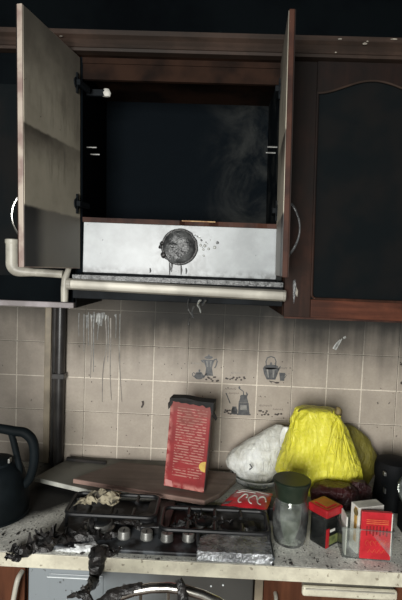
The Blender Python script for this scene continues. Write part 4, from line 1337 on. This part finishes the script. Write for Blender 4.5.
# red sweet packet lying on the hob's back corner
g = [atZ(237, 489.5, 0.906), atZ(273, 493.5, 0.906), atZ(267, 510, 0.906), atZ(221, 505.5, 0.906)]
rp = thing('snack_packet', 'flat red and white snack packet lying behind the right grate', 'packet', (g[0] + g[2]) / 2 + Vector((0, 0, -0.008)))
nx, ny = 20, 12


def pk(a, b, h):
    q = (g[3] * (1 - a) + g[2] * a) * (1 - b) + (g[0] * (1 - a) + g[1] * a) * b
    e = (math.sin(math.pi * a) * math.sin(math.pi * b)) ** 0.5
    return q + Vector((0.003 * nz(q, 40, 2), 0.003 * nz(q, 40, 4), h * 0.010 * e + 0.004 * nz(q, 45, 6)))


mb = MB()
for h, s in ((1, 0), (-1, (nx + 1) * (ny + 1))):
    mb.v += [pk(i / nx, j / ny, h) for j in range(ny + 1) for i in range(nx + 1)]
    mb.f += [tuple(s + k for k in (j * (nx + 1) + i, j * (nx + 1) + i + 1, (j + 1) * (nx + 1) + i + 1, (j + 1) * (nx + 1) + i)) for j in range(ny) for i in range(nx)]
part('wrapper', mb, 'red_bright', rp, True)


def pk_tube(pts, r, mat, name):
    part(name, MB().tube([pk(a, b, 1) + Vector((0, 0, 0.0012)) for a, b in pts], r, 6, flat=0.5), mat, rp, True)


for cx in (0.38, 0.62, 0.82):
    pk_tube([(cx + 0.09 * math.cos(R(k)), 0.36 + 0.20 * math.sin(R(k))) for k in range(0, 300, 20)], 0.0024, 'paper_white', 'white_swirl')
mb = MB()
mb.prism([pk(a, b, 1) + Vector((0, 0, 0.001)) for a, b in ((0.03, 0.05), (0.16, 0.06), (0.30, 0.92), (0.10, 0.95))], (0, 0, 0.001))
part('grey_corner', mb, 'melted', rp)
pk_tube([(0.1 + 0.8 * k / 8, 0.86) for k in range(9)], 0.0022, 'paper_white', 'white_swirl')
pk_tube([(0.08 + 0.5 * k / 6, 0.74) for k in range(7)], 0.0026, 'paper_white', 'white_swirl')
# something holds the packet up: a low tin behind the hob
tn = atZ(248, 505, ZW)
single('flat_tin', MB().box(0.197, 0.262, -0.350, -0.275, ZW + 0.0005, 0.893).disp(lambda q: q), 'hob_black', 'low black tin behind the hob under the red snack packet', 'tin', (0.23, -0.31, ZW), bevel=0.004)

# jar with the dark green lid
jc = atZ(289, 541, ZW)
jr = 0.0485
jar = thing('glass_jar', 'big glass jar with a dark green lid and dark contents', 'jar', (jc.x, jc.y, ZW))
jt = atY(291, 495, jc.y).z - ZW
prof = [(0.0, 0.0005), (jr * 0.78, 0.0005), (jr * 0.9, 0.006), (jr * 0.98, 0.03), (jr * 1.02, jt * 0.55), (jr * 0.97, jt * 0.78), (jr * 0.84, jt * 0.93), (jr * 0.80, jt), (jr * 0.74, jt), (jr * 0.80, jt * 0.92), (jr * 0.92, jt * 0.76), (jr * 0.96, jt * .5), (jr * 0.92, 0.03), (jr * 0.82, 0.009), (0.0, 0.006)]
part('jar', MB().lathe(prof, (jc.x, jc.y, ZW), 36), 'jar_glass', jar, True)
part('contents', MB().lathe([(0.0, 0.0075), (jr * 0.78, 0.010), (jr * 0.88, 0.03), (jr * 0.92, jt * 0.45), (jr * 0.90, jt * 0.60), (jr * 0.5, jt * 0.64), (0.0, jt * 0.66)], (jc.x, jc.y, ZW), 30).disp(lambda q: q + Vector((0, 0, 0.004 * nz(q, 60)))), 'jar_fill', jar, True)
lid = part('lid', MB().lathe([(jr * 0.86, jt - 0.006), (jr * 0.90, jt + 0.002), (jr * 0.98, jt + 0.026), (jr * 1.06, jt + 0.036), (jr * 1.08, jt + 0.043), (jr * 1.0, jt + 0.047), (0.0, jt + 0.045)], (jc.x, jc.y, ZW), 36), 'lid_green', jar, True)
part('lid_rim', MB().tube([(jc.x + jr * 1.04 * math.cos(R(k * 10)), jc.y + jr * 1.04 * math.sin(R(k * 10)), ZW + jt + 0.044) for k in range(36)], 0.0022, 6, True), 'lid_green', lid, True)

# square jar with the red lid
rj = atZ(323.5, 542, ZW)
sqj = thing('square_jar', 'square glass jar with a flat red lid between the green-lidded jar and tea box', 'jar', (rj.x, rj.y, ZW), (0, 0, R(38)))
sw = 0.0285
shh = atY(326, 510, rj.y).z - ZW
part('body', MB().box(-sw, sw, -sw, sw, 0.0005, shh - 0.001), 'glass', sqj, bevel=0.006, local=True)
part('tea_leaves', MB().box(-sw * .9, sw * .9, -sw * .9, sw * .9, 0.003, shh * 0.8).disp(lambda q: q + Vector((0, 0, 0.004 * nz(q, 70)))), 'appliance_black', sqj, bevel=0.005, local=True)
part('lid', MB().box(-sw - 0.006, sw + 0.006, -sw - 0.006, sw + 0.006, shh - 0.004, shh + 0.020), 'red_plastic', sqj, bevel=0.005, local=True)
part('lid_top', MB().box(-sw * 0.75, sw * 0.75, -sw * 0.75, sw * 0.75, shh + 0.0195, shh + 0.0225), 'red_plastic', sqj, bevel=0.001, local=True)
part('red_label', MB().box(-sw * 0.98, -sw * 0.55, -sw - 0.0012, -sw + 0.0002, 0.004, shh * 0.62), 'red_plastic', sqj, local=True, label='red stripe on the jar')
part('green_label', MB().box(-sw * 0.5, sw * 0.75, -sw - 0.0012, -sw + 0.0002, 0.010, 0.034), 'leaf_green', sqj, local=True)
part('pale_label', MB().box(-sw * 0.4, sw * 0.3, -sw - 0.0012, -sw + 0.0002, 0.045, 0.052), 'paper_white', sqj, local=True)

# clear container with the red tea box
cA, cB = atZ(344, 560, ZW), atZ(391, 560.5, ZW)
cw = (cB.x - cA.x) / 2 + 0.004
cdp = 0.042
cxm, cym = (cA.x + cB.x) / 2, (cA.y + cB.y) / 2 + cdp
chh = 0.082
cn = thing('clear_container', 'clear open plastic container holding the red tea box', 'container', (cxm, cym, ZW), (0, 0, R(-4)))
part('base', MB().box(-cw * .94, cw * .94, -cdp * .94, cdp * .94, 0.0005, 0.003), 'plastic_clear', cn, local=True)


def wallpanel(p0, p1, t):
    """a slightly flared side wall from foot line p0 to rim line p1"""
    (ax, ay), (bx, by) = p0
    (cx, cy), (dx, dy) = p1
    nx_, ny_ = -(by - ay), (bx - ax)
    L = math.hypot(nx_, ny_)
    nx_, ny_ = nx_ / L * t, ny_ / L * t
    return MB().add([(ax, ay, 0.003), (bx, by, 0.003), (dx, dy, chh), (cx, cy, chh), (ax + nx_, ay + ny_, 0.003), (bx + nx_, by + ny_, 0.003), (dx + nx_, dy + ny_, chh), (cx + nx_, cy + ny_, chh)],
                    [(0, 1, 2, 3), (7, 6, 5, 4), (0, 4, 5, 1), (1, 5, 6, 2), (2, 6, 7, 3), (3, 7, 4, 0)])


fx, fy = cw * .94, cdp * .94
for p0, p1 in ((((-fx, -fy), (fx, -fy)), ((-cw, -cdp), (cw, -cdp))), (((fx, -fy), (fx, fy)), ((cw, -cdp), (cw, cdp))), (((fx, fy), (-fx, fy)), ((cw, cdp), (-cw, cdp))), (((-fx, fy), (-fx, -fy)), ((-cw, cdp), (-cw, -cdp)))):
    part('side_wall', wallpanel(p0, p1, 0.0018), 'plastic_clear', cn, local=True)
rimpts = []
for cx, cy, a0 in ((cw - .008, cdp - .008, 0), (-cw + .008, cdp - .008, 90), (-cw + .008, -cdp + .008, 180), (cw - .008, -cdp + .008, 270)):
    rimpts += [(cx + .0085 * math.cos(R(a0 + 22.5 * k)), cy + .0085 * math.sin(R(a0 + 22.5 * k)), chh) for k in range(5)]
part('rim', MB().tube(rimpts, 0.0020, 6, True), 'plastic_clear', cn, True, local=True)

# white and gold tea box standing in it, with a red packet in front
tA = atY(356.5, 556.5, -0.505)
thh = 0.127
tw, tdp = 0.078, 0.036
tb = thing('tea_box', 'white tea box with gold side print, behind the red packet in the clear container', 'box', (tA.x, -0.502, ZW + 0.0035), (0, 0, R(17)))
part('carton', MB().box(0.0, tw, 0.0, tdp, 0, thh), 'paper_white', tb, bevel=0.001, local=True)
part('gold_side', MB().box(-0.0008, 0.0010, 0.006, 0.018, 0.03, thh - 0.004), 'gold_print', tb, local=True, label='gold stripe on the side')
part('gold_crest', MB().lathe([(0.0, -0.0006), (0.010, -0.0006), (0.010, 0.0006)], (0, 0, 0), 14, 'Y').xf(Matrix.Translation((-0.0012, 0.011, thh - 0.016)) @ Matrix.Rotation(R(-90), 4, 'Z')), 'bag_knot', tb, local=True)
r0_, r1_ = atY(359.3, 557, -0.522), atY(390, 557.8, -0.522)
rtop = atY(360, 511.5, -0.522).z - ZW - 0.0035
tw = r1_.x - r0_.x
tp = thing('tea_packet', 'bright red tea packet with dark bars of print at the front of the clear container', 'packet', (r0_.x, -0.522, ZW + 0.0035), (0, 0, R(-2)))
part('packet', MB().box(0.0, tw, 0.0, 0.012, 0, rtop), 'red_bright', tp, bevel=0.0015, local=True)
part('white_edge', MB().box(tw - 0.0028, tw - 0.0004, -0.0006, 0.004, 0.012, rtop - 0.001), 'paper_white', tp, local=True)
rd = random.Random(5)
kx = (tw - 0.020) / 7
for k in range(7):
    x = 0.013 + k * kx
    part('dark_bar_print', MB().box(x, x + kx * 0.45, -0.0007, 0.0005, 0.064 + 0.004 * (k % 2), 0.086 + 0.006 * rd.random()), 'red_dark_print', tp, local=True)
for k in range(5):
    x = 0.018 + k * 0.0125
    part('orange_swirl_print', MB().tube([(x + 0.005 * math.cos(R(a)), -0.0004, 0.044 + 0.007 * math.sin(R(a))) for a in range(0, 280, 28)], 0.0010, 5, flat=0.4), 'orange_print', tp, local=True)
for k in range(4):
    part('orange_swirl_print', MB().tube([(0.02 + 0.012 * k, -0.0004, 0.018), (0.026 + 0.012 * k, -0.0004, 0.028), (0.03 + 0.012 * k, -0.0004, 0.019)], 0.0010, 5, flat=0.4), 'orange_print', tp, local=True)
for zz in (0.096, 0.101, 0.106):
    part('text_line_print', MB().box(0.013, tw - 0.010, -0.0007, 0.0005, zz, zz + 0.0014), 'orange_print', tp, local=True)
# pale card slipped behind the tea box
single('paper_card', MB().box(cxm - cw * 0.86, cxm - cw * 0.80, cym - 0.030, cym + 0.020, ZW + 0.004, ZW + 0.108), 'paper_white', 'off-white card at the left inside the clear container', 'card', (cxm - cw * .83, cym, ZW + 0.004), bevel=0.001)

# maroon packets under the yellow bag
for i, (rows, Y, lab) in enumerate((([(484, 320, 350), (488, 313, 357), (493, 311, 358), (499, 312, 357), (506, 315, 355)], -0.325, 'dark maroon crinkled packet directly behind the red-lidded jar'),
                                   ([(481, 352, 364), (486, 349, 370), (493, 347, 371), (500, 349, 370)], -0.30, 'dark maroon crinkled packet behind the tea box'))):
    o = single('crisp_packet', blob(rows, Y, 0.5, 55 + i, 0.004, 40, 36, 5, 0.007), 'packet_maroon', lab, 'packet', atY(rows[-1][1] + 20, rows[-1][0], Y), True, group='maroon packets')

# black appliance at the right, and the round glass lid at the frame's edge
aY = -0.20
ac = atY(392, 500, aY)
ap_ = thing('coffee_grinder', 'black round coffee grinder in the dark right corner', 'appliance', (ac.x, aY, ZW))
at_ = atY(392, 458, aY).z - ZW
ar = 0.062
part('body', MB().lathe([(0.0, 0.0005), (ar * 1.05, 0.0005), (ar * 1.08, 0.012), (ar, 0.03), (ar * 0.92, at_ * 0.55), (ar * 0.98, at_ * 0.62), (ar * 0.98, at_ * 0.66)], (ac.x, aY, ZW), 32), 'appliance_black', ap_, True)
part('cover', MB().lathe([(ar * 0.99, at_ * 0.665), (ar * 1.0, at_ * 0.80), (ar * 0.9, at_ * 0.95), (ar * 0.5, at_ * 1.0), (0.0, at_ * 1.0)], (ac.x, aY, ZW), 32), 'appliance_black', ap_, True)
q = atY(385, 474, aY - ar * 0.97)
part('button', MB().box(q.x - 0.004, q.x + 0.004, q.y - 0.005, q.y + 0.012, q.z - 0.006, q.z + 0.006), 'steel_dull', ap_, bevel=0.002)
q = atY(385, 491, aY - ar * 0.97)
part('seam_tab', MB().box(q.x - 0.002, q.x + 0.002, q.y - 0.003, q.y + 0.012, q.z - 0.008, q.z + 0.008), 'melted', ap_)
gy = -0.36
gc = atY(412, 490, gy)
gr_ = 0.042
gl_ = thing('glass_saucer', 'round clear glass saucer standing on edge at the far right', 'saucer', (gc.x, gy, ZW))
gz = ZW + gr_ + 0.004
gzc = max(gz, gc.z)
part('rim', MB().tube([(gc.x + gr_ * 0.95 * math.cos(R(k * 10)), gy + 0.012 * math.sin(R(k * 10)), gzc + gr_ * 1.05 * math.sin(R(k * 10))) for k in range(36)], 0.003, 8, True), 'glass', gl_, True)
part('disc', MB().lathe([(0.0, -0.006), (gr_ * 0.5, -0.004), (gr_ * 0.95, 0.0), (gr_ * 0.95, 0.002), (gr_ * 0.5, -0.001), (0.0, -0.003)], (gc.x, gy, gzc), 32, 'Y').disp(lambda q: q + Vector((0, 0.012 * (q.z - gzc) / gr_, 0))), 'plastic_clear', gl_, True)
part('stand', MB().box(gc.x - 0.03, gc.x + 0.03, gy - 0.02, gy + 0.02, ZW + 0.0005, gzc - gr_ * 1.02), 'appliance_black', gl_, bevel=0.003)

# ------------------------------------------------------------ kettle at the left
kb = atZ(-6, 514, ZW)
kY = kb.y
kr = 0.098
kt = thing('kettle', 'large soot-black kettle with a thick loop handle at the left edge', 'kettle', (kb.x, kY, ZW))
kh = atY(-6, 462, kY).z - ZW
part('body', MB().lathe([(0.0, 0.0005), (kr * 0.92, 0.0005), (kr * 1.0, 0.012), (kr * 1.02, 0.04), (kr * 0.96, kh * 0.62), (kr * 0.82, kh * 0.88), (kr * 0.62, kh * 0.99), (kr * 0.55, kh)], (kb.x, kY, ZW), 40), 'kettle_black', kt, True)
ld_ = part('lid', MB().lathe([(kr * 0.58, kh - 0.001), (kr * 0.56, kh + 0.006), (kr * 0.35, kh + 0.014), (0.0, kh + 0.017)], (kb.x, kY, ZW), 32), 'kettle_black', kt, True)
part('lid_knob', MB().lathe([(0.006, 0.0), (0.007, 0.010), (0.014, 0.016), (0.013, 0.024), (0.0, 0.027)], (kb.x, kY, ZW + kh + 0.014), 16), 'kettle_black', ld_, True)
part('base_ring', MB().tube([(kb.x + kr * 1.0 * math.cos(R(k * 9)), kY + kr * 1.0 * math.sin(R(k * 9)), ZW + 0.010) for k in range(40)], 0.0045, 6, True), 'kettle_black', kt, True)
hp = catmull([atY(-30, 432, kY), atY(-18, 427, kY), atY(0, 428.5, kY), atY(14, 431, kY), atY(25, 433, kY), atY(32.5, 441, kY), atY(34.5, 454, kY), atY(33, 468, kY), atY(28, 481, kY), atY(18, 489, kY)], 5)
part('handle', MB().tube(hp, [0.0115 + 0.003 * math.sin(math.pi * k / (len(hp) - 1)) for k in range(len(hp))], 12), 'kettle_black', kt, True)
part('handle_strut', MB().tube(catmull([atY(11, 432, kY), atY(14, 443, kY), atY(17, 456, kY), atY(20, 470, kY), atY(18, 482, kY)], 4), 0.0095, 10), 'kettle_black', kt, True)
part('rear_strut', MB().tube(catmull([atY(-30, 432, kY), atY(-34, 446, kY), atY(-33, 466, kY), atY(-28, 482, kY)], 4), 0.0105, 10), 'kettle_black', kt, True)
q = atY(8, 462, kY - kr * 0.55)
part('spout', MB().tube(catmull([(kb.x - kr * 0.7, kY - 0.03, ZW + kh * 0.45), (kb.x - kr * 1.15, kY - 0.05, ZW + kh * 0.7), (kb.x - kr * 1.35, kY - 0.06, ZW + kh * 0.98)], 6), [0.03, 0.028, 0.026, 0.024, 0.022, 0.021, 0.02, 0.019, 0.018, 0.017, 0.016, 0.016, 0.016], 14), 'kettle_black', kt, True)
part('added_glint', MB().box(q.x - 0.003, q.x + 0.003, q.y + 0.004, q.y + 0.02, q.z - 0.006, q.z + 0.006), 'steel_dull', kt, bevel=0.001)  # steel chip added to stand in for a highlight on the lid
